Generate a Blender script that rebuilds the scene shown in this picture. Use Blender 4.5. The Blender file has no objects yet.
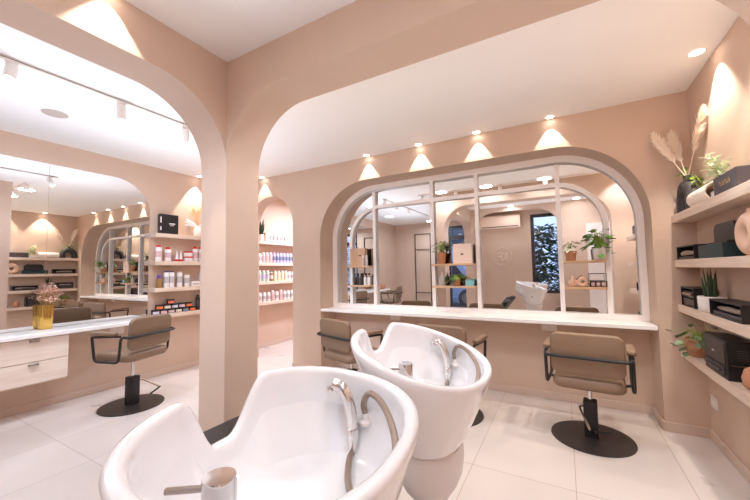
import bpy, bmesh, math, random
from math import pi, sin, cos, radians as R
from mathutils import Vector as V, Matrix as Mx
random.seed(7)
scene = bpy.context.scene
C = scene.collection

# ------------------------------------------------------------ materials
def lin(c):
    c = c / 255.0
    return c / 12.92 if c <= 0.04045 else ((c + 0.055) / 1.055) ** 2.4
def rgb(r, g, b): return (lin(r), lin(g), lin(b), 1.0)

def mat(name, col, rough=0.5, metal=0.0, noise=0.0, nscale=8.0, bump=0.0, bscale=60.0, coat=0.0, stretch=None, spec=0.5):
    m = bpy.data.materials.new(name); m.use_nodes = True
    nt = m.node_tree; b = nt.nodes['Principled BSDF']
    b.inputs['Base Color'].default_value = rgb(*col)
    b.inputs['Roughness'].default_value = rough
    b.inputs['Metallic'].default_value = metal
    b.inputs['Specular IOR Level'].default_value = spec
    if coat: b.inputs['Coat Weight'].default_value = coat
    if noise or bump:
        tc = nt.nodes.new('ShaderNodeTexCoord'); mp = nt.nodes.new('ShaderNodeMapping')
        nt.links.new(tc.outputs['Object'], mp.inputs['Vector'])
        if stretch: mp.inputs['Scale'].default_value = stretch
    if noise:
        n = nt.nodes.new('ShaderNodeTexNoise'); n.inputs['Scale'].default_value = nscale; n.inputs['Detail'].default_value = 5
        nt.links.new(mp.outputs['Vector'], n.inputs['Vector'])
        mr = nt.nodes.new('ShaderNodeMapRange')
        mr.inputs['From Min'].default_value = 0.3; mr.inputs['From Max'].default_value = 0.7
        mr.inputs['To Min'].default_value = 1 - noise; mr.inputs['To Max'].default_value = 1 + noise * 0.5
        nt.links.new(n.outputs['Fac'], mr.inputs['Value'])
        mx = nt.nodes.new('ShaderNodeVectorMath'); mx.operation = 'SCALE'
        mx.inputs[0].default_value = rgb(*col)[:3]
        nt.links.new(mr.outputs['Result'], mx.inputs['Scale'])
        nt.links.new(mx.outputs['Vector'], b.inputs['Base Color'])
    if bump:
        n2 = nt.nodes.new('ShaderNodeTexNoise'); n2.inputs['Scale'].default_value = bscale
        nt.links.new(mp.outputs['Vector'], n2.inputs['Vector'])
        bp = nt.nodes.new('ShaderNodeBump'); bp.inputs['Strength'].default_value = bump; bp.inputs['Distance'].default_value = 0.004
        nt.links.new(n2.outputs['Fac'], bp.inputs['Height']); nt.links.new(bp.outputs['Normal'], b.inputs['Normal'])
    return m

def emis(name, col, strength):
    m = bpy.data.materials.new(name); m.use_nodes = True
    nt = m.node_tree; nt.nodes.clear()
    e = nt.nodes.new('ShaderNodeEmission'); o = nt.nodes.new('ShaderNodeOutputMaterial')
    e.inputs['Color'].default_value = rgb(*col); e.inputs['Strength'].default_value = strength
    nt.links.new(e.outputs[0], o.inputs[0]); return m

def glassy(name, col=(255, 255, 255), amount=0.12, rough=0.02):
    m = bpy.data.materials.new(name); m.use_nodes = True
    nt = m.node_tree; nt.nodes.clear()
    t = nt.nodes.new('ShaderNodeBsdfTransparent'); g = nt.nodes.new('ShaderNodeBsdfGlossy'); x = nt.nodes.new('ShaderNodeMixShader')
    o = nt.nodes.new('ShaderNodeOutputMaterial'); f = nt.nodes.new('ShaderNodeFresnel')
    t.inputs['Color'].default_value = rgb(*col); g.inputs['Roughness'].default_value = rough
    f.inputs['IOR'].default_value = 1.45
    nt.links.new(f.outputs[0], x.inputs['Fac']); nt.links.new(t.outputs[0], x.inputs[1]); nt.links.new(g.outputs[0], x.inputs[2])
    nt.links.new(x.outputs[0], o.inputs[0]); return m

def wood(name, c1, c2, axis='Y', rough=0.45):
    m = mat(name, c1, rough)
    nt = m.node_tree; b = nt.nodes['Principled BSDF']
    tc = nt.nodes.new('ShaderNodeTexCoord'); mp = nt.nodes.new('ShaderNodeMapping')
    s = [38, 38, 38]; s['XYZ'.index(axis)] = 2.2
    mp.inputs['Scale'].default_value = s
    n = nt.nodes.new('ShaderNodeTexNoise'); n.inputs['Scale'].default_value = 1.0; n.inputs['Detail'].default_value = 6; n.inputs['Distortion'].default_value = 0.4
    cr = nt.nodes.new('ShaderNodeValToRGB'); cr.color_ramp.elements[0].position = 0.35; cr.color_ramp.elements[1].position = 0.68
    cr.color_ramp.elements[0].color = rgb(*c2); cr.color_ramp.elements[1].color = rgb(*c1)
    nt.links.new(tc.outputs['Object'], mp.inputs['Vector']); nt.links.new(mp.outputs['Vector'], n.inputs['Vector'])
    nt.links.new(n.outputs['Fac'], cr.inputs['Fac']); nt.links.new(cr.outputs['Color'], b.inputs['Base Color'])
    return m

def floor_material():
    m = mat('floor_tile', (226, 208, 196), 0.3)
    nt = m.node_tree; b = nt.nodes['Principled BSDF']
    tc = nt.nodes.new('ShaderNodeTexCoord'); mp = nt.nodes.new('ShaderNodeMapping')
    nt.links.new(tc.outputs['Object'], mp.inputs['Vector'])
    mp.inputs['Location'].default_value = (0.605 + 0.615 * 12, -1.19 + 1.22 * 8, 0)
    br = nt.nodes.new('ShaderNodeTexBrick'); br.offset = 0.0; br.squash = 1.0
    br.inputs['Scale'].default_value = 1.0
    br.inputs['Brick Width'].default_value = 0.615; br.inputs['Row Height'].default_value = 1.22
    br.inputs['Mortar Size'].default_value = 0.0022; br.inputs['Mortar Smooth'].default_value = 0.3
    br.inputs['Color1'].default_value = rgb(*FLOOR1); br.inputs['Color2'].default_value = rgb(*FLOOR2); br.inputs['Mortar'].default_value = rgb(*GROUT)
    nt.links.new(mp.outputs['Vector'], br.inputs['Vector'])
    n = nt.nodes.new('ShaderNodeTexNoise'); n.inputs['Scale'].default_value = 1.3; n.inputs['Detail'].default_value = 3; n.inputs['Distortion'].default_value = 0.3
    nt.links.new(tc.outputs['Object'], n.inputs['Vector'])
    mr = nt.nodes.new('ShaderNodeMapRange'); mr.inputs['From Min'].default_value = 0.3; mr.inputs['From Max'].default_value = 0.7
    mr.inputs['To Min'].default_value = 0.93; mr.inputs['To Max'].default_value = 1.04
    nt.links.new(n.outputs['Fac'], mr.inputs['Value'])
    mx = nt.nodes.new('ShaderNodeVectorMath'); mx.operation = 'SCALE'
    nt.links.new(br.outputs['Color'], mx.inputs[0]); nt.links.new(mr.outputs['Result'], mx.inputs['Scale'])
    nt.links.new(mx.outputs['Vector'], b.inputs['Base Color'])
    r2 = nt.nodes.new('ShaderNodeMapRange'); r2.inputs['From Min'].default_value = 0.3; r2.inputs['From Max'].default_value = 0.7
    r2.inputs['To Min'].default_value = 0.26; r2.inputs['To Max'].default_value = 0.36
    nt.links.new(n.outputs['Fac'], r2.inputs['Value']); nt.links.new(r2.outputs['Result'], b.inputs['Roughness'])
    return m

WALL = (208, 182, 163)
FLOOR1 = (212, 202, 196); FLOOR2 = (206, 195, 188); GROUT = (160, 142, 130)
M = {}
M['wall'] = mat('wall_paint', WALL, 0.7, noise=0.03, nscale=3, bump=0.05, bscale=90)
M['ceil'] = mat('ceiling_paint', (242, 239, 237), 0.8)
M['floor'] = floor_material()
M['base'] = mat('baseboard_paint', (208, 186, 170), 0.45)
M['shelf'] = wood('pale_oak', (232, 212, 194), (216, 192, 172), 'Y')
M['shelfx'] = wood('pale_oak_cross', (222, 186, 150), (198, 158, 122), 'X')
M['drawer'] = wood('blond_wood', (246, 232, 220), (236, 216, 202), 'Y')
M['white'] = mat('white_lacquer', (240, 232, 227), 0.35)
M['frame'] = mat('frame_lacquer', (250, 244, 240), 0.35)
M['marble'] = mat('white_marble', (253, 251, 250), 0.2, noise=0.035, nscale=2.5)
M['ledge'] = mat('ledge_white', (252, 249, 247), 0.25)
M['mirror'] = mat('mirror_silver', (238, 238, 238), 0.0, 1.0)
M['ceramic'] = mat('glazed_ceramic', (246, 246, 248), 0.12, coat=0.6, spec=0.6)
M['pedestal'] = mat('pedestal_shell', (228, 222, 220), 0.35)
M['chrome'] = mat('chrome', (226, 222, 220), 0.12, 1.0)
M['steel'] = mat('brushed_steel', (172, 160, 150), 0.3, 1.0)
M['hose'] = mat('hose_steel', (168, 150, 136), 0.35, 1.0, bump=1.0, bscale=240)
M['black'] = mat('black_powder_coat', (34, 31, 31), 0.45, noise=0.1, nscale=30)
M['blackbase'] = mat('black_base_plate', (52, 46, 44), 0.42, noise=0.1, nscale=6)
M['blackleather'] = mat('black_leather', (38, 36, 38), 0.4, bump=0.2, bscale=180)
M['tan'] = mat('taupe_leather', (134, 108, 86), 0.5, bump=0.15, bscale=220, noise=0.04, nscale=12)
M['blackbox'] = mat('black_card', (30, 28, 30), 0.4)
M['greybox'] = mat('dark_grey_card', (70, 64, 68), 0.5)
M['greenbox'] = mat('dark_green_card', (28, 52, 56), 0.4)
M['darkgrey'] = mat('dark_grey_plastic', (62, 58, 60), 0.35)
M['terracotta'] = mat('terracotta', (196, 138, 104), 0.7, noise=0.1, nscale=14)
M['blush'] = mat('blush_ceramic', (226, 190, 166), 0.6)
M['concrete'] = mat('pale_concrete', (232, 226, 220), 0.75, noise=0.08, nscale=20)
M['charcoal'] = mat('charcoal_ceramic', (62, 58, 60), 0.55, noise=0.15, nscale=12)
M['cream'] = mat('cream_ceramic', (250, 238, 226), 0.5)
M['leaf'] = mat('leaf_green', (104, 156, 56), 0.45, noise=0.25, nscale=10)
M['leafl'] = mat('leaf_lime', (150, 176, 70), 0.5, noise=0.2, nscale=10)
M['leafw'] = mat('leaf_variegated', (226, 232, 206), 0.5, noise=0.15, nscale=30)
M['leafg'] = mat('leaf_grey_green', (128, 148, 112), 0.5, noise=0.2, nscale=12)
M['snake'] = mat('snake_leaf', (52, 70, 40), 0.4, noise=0.35, nscale=60)
M['soil'] = mat('soil', (60, 45, 36), 0.9)
M['pampas'] = mat('pampas_plume', (248, 234, 218), 0.9)
M['wheat'] = mat('dried_wheat', (214, 176, 122), 0.9)
M['pinkdry'] = mat('dried_pink', (230, 186, 168), 0.9)
M['gold'] = mat('gold_glass', (214, 170, 88), 0.18, 0.85)
M['bottle'] = mat('bottle_white', (240, 236, 236), 0.35)
M['bottlegrey'] = mat('bottle_grey', (196, 190, 190), 0.35)
M['red'] = mat('cap_red', (212, 48, 40), 0.35)
M['purple'] = mat('cap_purple', (92, 58, 148), 0.35)
M['plum'] = mat('cap_plum', (80, 66, 96), 0.35)
M['amber'] = mat('amber_bottle', (162, 122, 72), 0.25)
M['tancap'] = mat('cap_tan', (200, 170, 140), 0.4)
M['lilac'] = mat('bottle_lilac', (196, 186, 214), 0.35)
M['pinkb'] = mat('bottle_pink', (232, 196, 190), 0.35)
M['mint'] = mat('bottle_mint', (206, 220, 208), 0.35)
M['creamb'] = mat('bottle_cream', (236, 224, 194), 0.35)
M['orange'] = mat('label_orange', (236, 120, 66), 0.4)
M['coral'] = mat('label_coral', (226, 110, 96), 0.4)
M['bluegrey'] = mat('label_blue_grey', (130, 136, 160), 0.4)
M['rosel'] = mat('label_rose', (216, 184, 186), 0.4)
M['creaml'] = mat('label_cream', (230, 216, 196), 0.4)
M['lilacl'] = mat('label_lilac', (206, 200, 218), 0.4)
M['teal'] = mat('teal_card', (132, 196, 198), 0.4)
M['woodbox'] = wood('kraft_wood', (214, 176, 146), (192, 152, 122), 'Z')
M['paperbox'] = mat('paper_box', (236, 214, 200), 0.5)
M['ink'] = mat('dark_ink', (70, 52, 46), 0.6)
M['inkwhite'] = mat('white_ink', (236, 232, 230), 0.5)
M['plate'] = mat('plate_white', (234, 222, 214), 0.4)
M['speaker'] = mat('speaker_grille', (190, 176, 168), 0.7, bump=0.6, bscale=400)
M['ac'] = mat('air_conditioner_plastic', (224, 196, 176), 0.4)
M['dframe'] = mat('dark_window_frame', (56, 50, 50), 0.4)
M['pane'] = glassy('window_pane')
M['clear'] = glassy('clear_glass', (236, 240, 238))
M['lamp'] = emis('lamp_glow', (255, 240, 226), 14.0)
M['ring'] = mat('lamp_trim', (238, 226, 216), 0.4)
M['van'] = mat('van_paint', (170, 186, 214), 0.3, coat=0.5)
M['vanglass'] = mat('van_glass', (46, 54, 70), 0.1)
M['tyre'] = mat('tyre_rubber', (50, 50, 56), 0.8)
M['asphalt'] = mat('asphalt', (110, 112, 118), 0.9, noise=0.1, nscale=30)
M['facade'] = mat('street_facade', (178, 188, 208), 0.9, noise=0.05, nscale=5)
M['hedge'] = mat('hedge_leaf', (58, 92, 60), 0.6, noise=0.3, nscale=4)
M['relief'] = mat('plaster_relief', (252, 242, 228), 0.4)

# ------------------------------------------------------------ mesh builder
class MB:
    def __init__(s): s.bm = bmesh.new()
    def _new(s, n0): return [v for v in s.bm.verts[:]][n0:]
    def box(s, x0, x1, y0, y1, z0, z1, bev=0.0, seg=2, m=None):
        t = bmesh.new(); bmesh.ops.create_cube(t, size=1.0)
        for v in t.verts:
            v.co = V(((x0 + x1) / 2 + v.co.x * (x1 - x0), (y0 + y1) / 2 + v.co.y * (y1 - y0), (z0 + z1) / 2 + v.co.z * (z1 - z0)))
        if bev: bmesh.ops.bevel(t, geom=t.edges[:], offset=bev, segments=seg, profile=0.5, affect='EDGES')
        s._merge(t, m); return s
    def _merge(s, t, m=None):
        if m is not None: bmesh.ops.transform(t, matrix=m, verts=t.verts[:])
        me = bpy.data.meshes.new('tmp'); t.to_mesh(me); t.free(); s.bm.from_mesh(me); bpy.data.meshes.remove(me)
    def rings(s, rings, closed=True, cap0=True, cap1=True, m=None):
        t = bmesh.new(); rows = [[t.verts.new(p) for p in r] for r in rings]; n = len(rows[0])
        for a, b in zip(rows, rows[1:]):
            for i in range(n if closed else n - 1):
                j = (i + 1) % n; t.faces.new((a[i], a[j], b[j], b[i]))
        if closed and cap0: t.faces.new(rows[0][::-1])
        if closed and cap1: t.faces.new(rows[-1])
        bmesh.ops.recalc_face_normals(t, faces=t.faces[:]) if (cap0 and cap1) else None
        s._merge(t, m); return s
    def lathe(s, prof, n=24, m=None, sx=1.0, sy=1.0, x=0.0, y=0.0, z=0.0):
        return s.rings([[(x + r * cos(2 * pi * i / n) * sx, y + r * sin(2 * pi * i / n) * sy, z + h) for i in range(n)] for r, h in prof], m=m)
    def tube(s, pts, r, n=8, m=None, smooth=0, closed=False):
        pts = [V(p) for p in pts]
        if smooth: pts = catmull(pts, smooth, closed)
        k = len(pts); rr = r if isinstance(r, (list, tuple)) else None
        rows = []; up = V((0, 0, 1)); prev = None
        for i, p in enumerate(pts):
            if closed: d = pts[(i + 1) % k] - pts[i - 1]
            else: d = pts[min(i + 1, k - 1)] - pts[max(i - 1, 0)]
            d.normalize()
            if prev is None:
                a = d.cross(up)
                if a.length < 1e-3: a = d.cross(V((1, 0, 0)))
            else: a = prev - d * prev.dot(d)
            a.normalize(); b = d.cross(a); prev = a
            q = i / max(1, k - 1)
            if rr:
                f = q * (len(rr) - 1); j = min(int(f), len(rr) - 2); rad = rr[j] + (rr[j + 1] - rr[j]) * (f - j)
            else: rad = r
            rows.append([p + a * (rad * cos(2 * pi * u / n)) + b * (rad * sin(2 * pi * u / n)) for u in range(n)])
        if closed: rows.append(rows[0]); return s.rings(rows, cap0=False, cap1=False, m=m)
        return s.rings(rows, m=m)
    def prism(s, pts, plane, a, b, m=None):
        t = bmesh.new()
        def co(p, d): return {'XZ': (p[0], d, p[1]), 'YZ': (d, p[0], p[1]), 'XY': (p[0], p[1], d)}[plane]
        va = [t.verts.new(co(p, a)) for p in pts]; vb = [t.verts.new(co(p, b)) for p in pts]; n = len(pts)
        t.faces.new(va); t.faces.new(vb[::-1])
        for i in range(n): t.faces.new((va[i], vb[i], vb[(i + 1) % n], va[(i + 1) % n]))
        bmesh.ops.recalc_face_normals(t, faces=t.faces[:]); s._merge(t, m); return s
    def band(s, outer, inner, plane, a, b, m=None):
        t = bmesh.new()
        def co(p, d): return {'XZ': (p[0], d, p[1]), 'YZ': (d, p[0], p[1]), 'XY': (p[0], p[1], d)}[plane]
        rows = [[t.verts.new(co(p, d)) for p in q] for q, d in ((outer, a), (inner, a), (inner, b), (outer, b))]
        n = len(outer)
        for r in range(4):
            A, B = rows[r], rows[(r + 1) % 4]
            for i in range(n - 1): t.faces.new((A[i], A[i + 1], B[i + 1], B[i]))
        t.faces.new([rows[r][0] for r in range(4)]); t.faces.new([rows[r][-1] for r in (3, 2, 1, 0)])
        bmesh.ops.recalc_face_normals(t, faces=t.faces[:]); s._merge(t, m); return s
    def ell(s, c, r, n=16, k=10, m=None):
        rows = []
        for j in range(1, k):
            a = pi * j / k
            rows.append([(c[0] + r[0] * sin(a) * cos(2 * pi * i / n), c[1] + r[1] * sin(a) * sin(2 * pi * i / n), c[2] - r[2] * cos(a)) for i in range(n)])
        return s.rings(rows, m=m)
    def leaf(s, p, d, up, L, W, bend=0.2, n=5, shape='leaf'):
        p = V(p); d = V(d).normalized(); side = d.cross(V(up))
        if side.length < 1e-3: side = d.cross(V((1, 0, 0)))
        side.normalize(); nn = side.cross(d)
        prev = None
        for i in range(n + 1):
            q = i / n
            w = W * (sin(pi * min(1, max(0.04, q ** 0.8))) if shape == 'leaf' else (1 - q) ** 0.7 if shape == 'blade' else math.sqrt(max(0.02, 1 - (2 * q - 1) ** 2))) / 2
            c = p + d * (L * q) + nn * (-bend * L * q * q)
            a = s.bm.verts.new(c + side * w); b = s.bm.verts.new(c - side * w)
            mid = s.bm.verts.new(c - nn * (w * 0.25))
            if prev:
                s.bm.faces.new((prev[0], prev[2], mid, a)); s.bm.faces.new((prev[2], prev[1], b, mid))
            prev = (a, b, mid)
        return s
    def build(s, name, m, parent=None, smooth=True, angle=40):
        me = bpy.data.meshes.new(name); s.bm.normal_update(); s.bm.to_mesh(me); s.bm.free()
        me.materials.append(m)
        if smooth:
            for p in me.polygons: p.use_smooth = True
            me.set_sharp_from_angle(angle=R(angle))
        o = bpy.data.objects.new(name, me); C.objects.link(o)
        if parent: o.parent = parent
        return o

def catmull(P, k, closed=False):
    out = []; n = len(P)
    for i in range(n if closed else n - 1):
        p0 = P[(i - 1) % n] if closed else P[max(i - 1, 0)]; p1 = P[i]; p2 = P[(i + 1) % n]; p3 = P[(i + 2) % n] if closed else P[min(i + 2, n - 1)]
        for j in range(k):
            t = j / k
            out.append(0.5 * ((2 * p1) + (p2 - p0) * t + (2 * p0 - 5 * p1 + 4 * p2 - p3) * t * t + (3 * p1 - p0 - 3 * p2 + p3) * t ** 3))
    if not closed: out.append(P[-1])
    return out
def fillet(P, r, k=5):
    P = [V(p) for p in P]; out = [P[0]]
    for a, b, c in zip(P, P[1:], P[2:]):
        d1 = (a - b); d2 = (c - b); q = min(r, d1.length * .49, d2.length * .49)
        s = b + d1.normalized() * q; e = b + d2.normalized() * q
        for j in range(k + 1):
            t = j / k; out.append(s * (1 - t) ** 2 + b * 2 * t * (1 - t) + e * t * t)
    out.append(P[-1]); return out
def rrect(w, h, r, k=6):
    pts = []
    for cx, cy, a0 in ((w / 2 - r, h / 2 - r, 0), (-w / 2 + r, h / 2 - r, 90), (-w / 2 + r, -h / 2 + r, 180), (w / 2 - r, -h / 2 + r, 270)):
        for j in range(k + 1):
            a = R(a0 + 90 * j / k); pts.append((cx + r * cos(a), cy + r * sin(a)))
    return pts
def cushion(mb, w, h, r, t, bev, m):
    # rounded slab: outline in local XZ, thickness along Y
    rows = []
    for y, ins in ((-t / 2, bev), (-t / 2 + bev * 0.3, bev * 0.3), (-t / 2 + bev, 0), (t / 2 - bev, 0), (t / 2 - bev * 0.3, bev * 0.3), (t / 2, bev)):
        rows.append([(x, y, z) for x, z in rrect(w - 2 * ins, h - 2 * ins, max(0.004, r - ins))])
    mb.rings(rows, m=m)

def tag(o, label, cat, group=None, kind=None):
    o['label'] = label; o['category'] = cat
    if group: o['group'] = group
    if kind: o['kind'] = kind
    return o
def thing(name, label, cat, loc=(0, 0, 0), rz=0.0, group=None):
    o = bpy.data.objects.new(name, None); C.objects.link(o)
    o.empty_display_size = 0.05
    o.location = loc; o.rotation_euler = (0, 0, rz)
    return tag(o, label, cat, group)
def struct(o, label=None, cat=None):
    o['kind'] = 'structure'
    o['label'] = label or ('plain painted ' + o.name.replace('_', ' ') + ' of the salon')
    o['category'] = cat or o.name.split('_')[0]
    return o
def dup(root, loc, rz=None, label=None, group=None):
    kids = {}
    for ob in C.objects:
        if ob.parent: kids.setdefault(ob.parent, []).append(ob)
    def cp(o, par):
        c = o.copy(); C.objects.link(c)
        if par: c.parent = par
        for ch in kids.get(o, []): cp(ch, c)
        return c
    r = cp(root, None); r.location = loc
    if rz is not None: r.rotation_euler = (0, 0, rz)
    if label: r['label'] = label
    if group: r['group'] = group
    return r
def ordw(i): return ['first', 'second', 'third', 'fourth', 'fifth', 'sixth', 'seventh', 'eighth', 'ninth', 'tenth', 'eleventh', 'twelfth', 'thirteenth', 'fourteenth'][i]
# lamp and fill powers (watts), colours and exposure
PS, PD, PA, PF, PE, PC, PB, PT = 19, 50, 24, 2.7, 12.5, 5, 50, 6
OC, OE, OF, PV, PR, PJ, PK = 1.5, 7.2, 3.8, 135, 36, 30, 50
WARM = (1, .90, .78); FILL = (.94, .985, 1.07); COOL = (.89, .985, 1.13); WARMUP = (1, .95, .88)
SKY, EXPO = 1.6, 0.46
# ------------------------------------------------------------ the room
H = 2.78
XE, XD = -4.745, 0.95            # left mirror wall, right shelf wall
YC, YM = 3.612, 3.95             # face of the back wall, face of its mirror
XA, XAL = -1.94, -2.205          # the two faces of the left arch wall
YB, YBF = 1.45, 1.72             # the two faces of the right arch wall
YG = -0.85                       # wall behind the photographer
YE = -2.0                        # street front of the left room
YR = 6.2                         # far end of the room behind the little arch
AT = 2.512                       # top of the two big arches

def arch(x0, x1, top, r, z0=0.0, k=14):
    # outline of an arched opening from lower left over the top to lower right
    p = [(x0, z0)]
    for j in range(k + 1):
        a = pi - pi / 2 * j / k; p.append((x0 + r + r * cos(a), top - r + r * sin(a)))
    for j in range(k + 1):
        a = pi / 2 - pi / 2 * j / k; p.append((x1 - r + r * cos(a), top - r + r * sin(a)))
    p.append((x1, z0)); return p

o = MB().box(XE - .2, XD + .2, YE - .2, YR + .2, -.1, 0).build('floor', M['floor']); struct(o, 'pale beige stone tile floor with fine grout lines', 'floor')
o = MB().box(XE - .2, XD + .2, YE - .2, YR + .2, H, H + .1).build('ceiling', M['ceil']); struct(o, 'plain off-white ceiling', 'ceiling')
o = MB().box(XE - .12, XE, YE - .1, YR + .1, 0, H).build('wall_left', M['wall']); struct(o, 'left wall carrying the big mirror and product shelves', 'wall')
o = MB().box(XD, XD + .12, YG - .1, YC + .4, 0, H).build('wall_right', M['wall']); struct(o, 'right wall behind the display shelves', 'wall')
# back wall: doorway part and mirror-recess part
DL, DR, DT = -4.275, -3.365, 2.478
RL, RR, RT = -2.872, 0.670, 2.494
XS = -3.1
pts = [(XE, 0)] + arch(DL, DR, DT, (DR - DL) / 2 - .001) + [(XS, 0), (XS, H), (XE, H)]
pts2 = [(XS, 0)] + arch(RL, RR, RT, .72, k=20) + [(XD, 0), (XD, H), (XS, H)]
mb = MB().prism(pts, 'XZ', YC, YC + .2).prism(pts2, 'XZ', YC, YM)
o = mb.build('wall_back', M['wall'], angle=30); struct(o, 'back wall with a small arched doorway and a wide arched mirror recess', 'wall')
o = MB().box(XS, XD, YM, YM + .06, 0, H).build('wall_recess', M['wall']); struct(o, 'plaster back of the arched mirror recess', 'wall')
# arch walls meeting at the pillar
pts = [(XAL, 0)] + arch(XA, .67, AT, .455, k=18) + [(XD, 0), (XD, H), (XAL, H)]
o = MB().prism(pts, 'XZ', YB, YBF).build('wall_arch_right', M['wall'], angle=30); struct(o, 'beige wall with the wide rounded arch to the right of the pillar', 'wall')
pts = [(YE - .2, 0)] + arch(YG, YB, AT, .455, k=18)[:-1] + [(YB, H), (YE - .2, H)]
o = MB().prism(pts, 'YZ', XAL, XA).build('wall_arch_left', M['wall'], angle=30); struct(o, 'beige wall with the wide rounded arch to the left of the pillar', 'wall')
# wall behind the photographer, with window and glazed door openings
WX0, WX1, WZ0, WZ1 = -.64, .02, .74, 2.6
GX0, GX1, GZ1 = -3.25, -2.26, 2.62
mb = MB()
mb.box(XE, GX0, YE - .2, YE, 0, H).box(GX0, GX1, YE - .2, YE, GZ1, H).box(GX1, XAL, YE - .2, YE, 0, H)
mb.box(XA, WX0, YG - .2, YG, 0, H).box(WX0, WX1, YG - .2, YG, 0, WZ0).box(WX0, WX1, YG - .2, YG, WZ1, H).box(WX1, XD, YG - .2, YG, 0, H)
o = mb.build('wall_front', M['wall'], smooth=False); struct(o, 'wall behind the camera with a window and a glazed door, seen in the mirror', 'wall')
AY0, AY1 = -.60, -.48
pts = [(XA, 0)] + arch(-1.9, -.02, H - .10, .5, k=16) + [(XD, 0), (XD, H), (XA, H)]
o = MB().prism(pts, 'XZ', AY0, AY1).build('wall_arch_front', M['wall'], angle=30); struct(o, 'arched partition behind the camera, seen in the mirror', 'wall')
# room behind the small arch
mb = MB().box(XE, XS + .6, YR, YR + .1, 0, H).box(-2.6, -2.5, YM + .06, YR, 0, H).box(XS, -2.5, YM + .06, YM + .1, 0, H).box(XS - .02, XS, YC + .2, YM + .1, 0, H)
o = mb.build('wall_far', M['wall'], smooth=False); struct(o, 'walls of the bright little room behind the arched doorway', 'wall')

# baseboards
def bb(name, boxes):
    mb = MB()
    for b in boxes: mb.box(*b, 0, .075, bev=.003, seg=1)
    o = mb.build(name, M['base'], smooth=False); struct(o, 'low painted baseboard, ' + name.replace('_', ' '), 'baseboard')
T = .014
bb('baseboard_back', [(XE, DL, YC - T, YC), (DR, RL, YC - T, YC), (DR - .0, DR + T, YC - T, YC - T + .001), (RR, XD, YC - T, YC), (RL, RL + T, YC - T, YM), (RR - T, RR, YC - T, YM), (RL, RR, YM - T, YM)])
bb('baseboard_right', [(XD - T, XD, YBF, YC - T), (XD - T, XD, YG, YB)])
bb('baseboard_left', [(XE, XE + T, YE, YR)])
bb('baseboard_far', [(XE + T, -2.6, YR - T, YR), (-2.6 - T, -2.6, YM + .06, YR)])
bb('baseboard_front', [(XE + T, GX0, YE, YE + T), (XA, XD - T, YG, YG + T)])

# window and glazed door in the front wall
def framed(name, x0, x1, z0, z1, bars, mullions, label, cat, YG=YG):
    t = MB(); w = .07
    t.box(x0, x0 + w, YG - .12, YG - .02, z0, z1).box(x1 - w, x1, YG - .12, YG - .02, z0, z1).box(x0 + w, x1 - w, YG - .12, YG - .02, z1 - w, z1).box(x0 + w, x1 - w, YG - .12, YG - .02, z0, z0 + w)
    for z, h in bars: t.box(x0 + w, x1 - w, YG - .12, YG - .02, z, z + h)
    for x, h in mullions: t.box(x, x + h, YG - .115, YG - .025, z0 + w, z1 - w)
    f = t.build(name, M['dframe'], smooth=False); struct(f, label, cat)
    p = MB().box(x0 + w, x1 - w, YG - .075, YG - .067, z0 + w, z1 - w).build('pane', M['pane'], f, smooth=False)
    return f
framed('window_1', WX0, WX1, WZ0, WZ1, [], [], 'dark framed garden window behind the camera, seen in the mirror', 'window')
d = framed('door_1', GX0, GX1, 0.0, GZ1, [(2.22, .1)], [(-3.02, .09)], 'dark framed glazed street door with a top light, seen in the mirror', 'door', YE)
MB().tube([(-2.97, YE - .02, .95), (-2.97, YE + .04, 1.0), (-2.97, YE + .04, 1.25), (-2.97, YE - .02, 1.3)], .012).build('door_handle', M['steel'], d)
# pale door standing in the corner behind the camera
d = MB().box(.46, .93, AY1, AY1 + .03, .01, 2.25, bev=.004).build('door_2', M['white'], smooth=False); struct(d, 'flush white door in the corner behind the camera, seen in the mirror', 'door')
MB().tube([(.52, AY1 + .03, 1.0), (.52, AY1 + .07, 1.0), (.62, AY1 + .07, 1.0)], .009).build('door_handle', M['steel'], d)

# ------------------------------------------------------------ outdoors, seen through the glass in the mirror
o = MB().box(-14, 10, -16, YG - .2, -.14, -.11).build('pavement', M['asphalt'], smooth=False); struct(o, 'grey street surface outside the glazed door', 'ground')
o = MB().box(-14, -2.2, -10.4, -10, 0, 6).build('street_facade', M['facade'], smooth=False); tag(o, 'pale grey building across the street, seen in the mirror through the door', 'building')
for i, x in enumerate((-9.6, -7.6, -5.6, -3.6)):
    MB().box(x, x + 1.1, -10.02, -9.94, 2.6, 4.2).build('window', M['vanglass'], o, smooth=False)
v = thing('parked_van', 'pale blue van parked outside the glazed door, seen in the mirror', 'van', (-4.5, -5.6, -.11))
mb = MB().prism([(-2.3, .35), (2.1, .35), (2.2, .5), (2.15, .95), (1.5, 1.1), (1.0, 1.85), (-2.2, 1.9), (-2.3, 1.7)], 'XZ', -.85, .85)
mb.build('body', M['van'], v, angle=25)
MB().prism([(.1, 1.15), (1.25, 1.15), (.85, 1.7), (.1, 1.72)], 'XZ', .85, .858).build('side_window', M['vanglass'], v, smooth=False)
MB().prism([(-1.1, 1.15), (0, 1.15), (0, 1.72), (-1.1, 1.74)], 'XZ', .85, .858).build('side_window', M['vanglass'], v, smooth=False)
for x in (-1.4, 1.35):
    w = MB().lathe([(.0, -.1), (.3, -.1), (.34, -.07), (.34, .07), (.3, .1), (.0, .1)][1:5], 24, Mx.Translation((x, .8, .34)) @ Mx.Rotation(R(90), 4, 'X')).build('wheel', M['tyre'], v)
    MB().lathe([(.2, -.115), (.2, .115)], 20, Mx.Translation((x, .8, .34)) @ Mx.Rotation(R(90), 4, 'X')).build('hub', M['steel'], w)
hedge_rng = random.Random(3)
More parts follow.
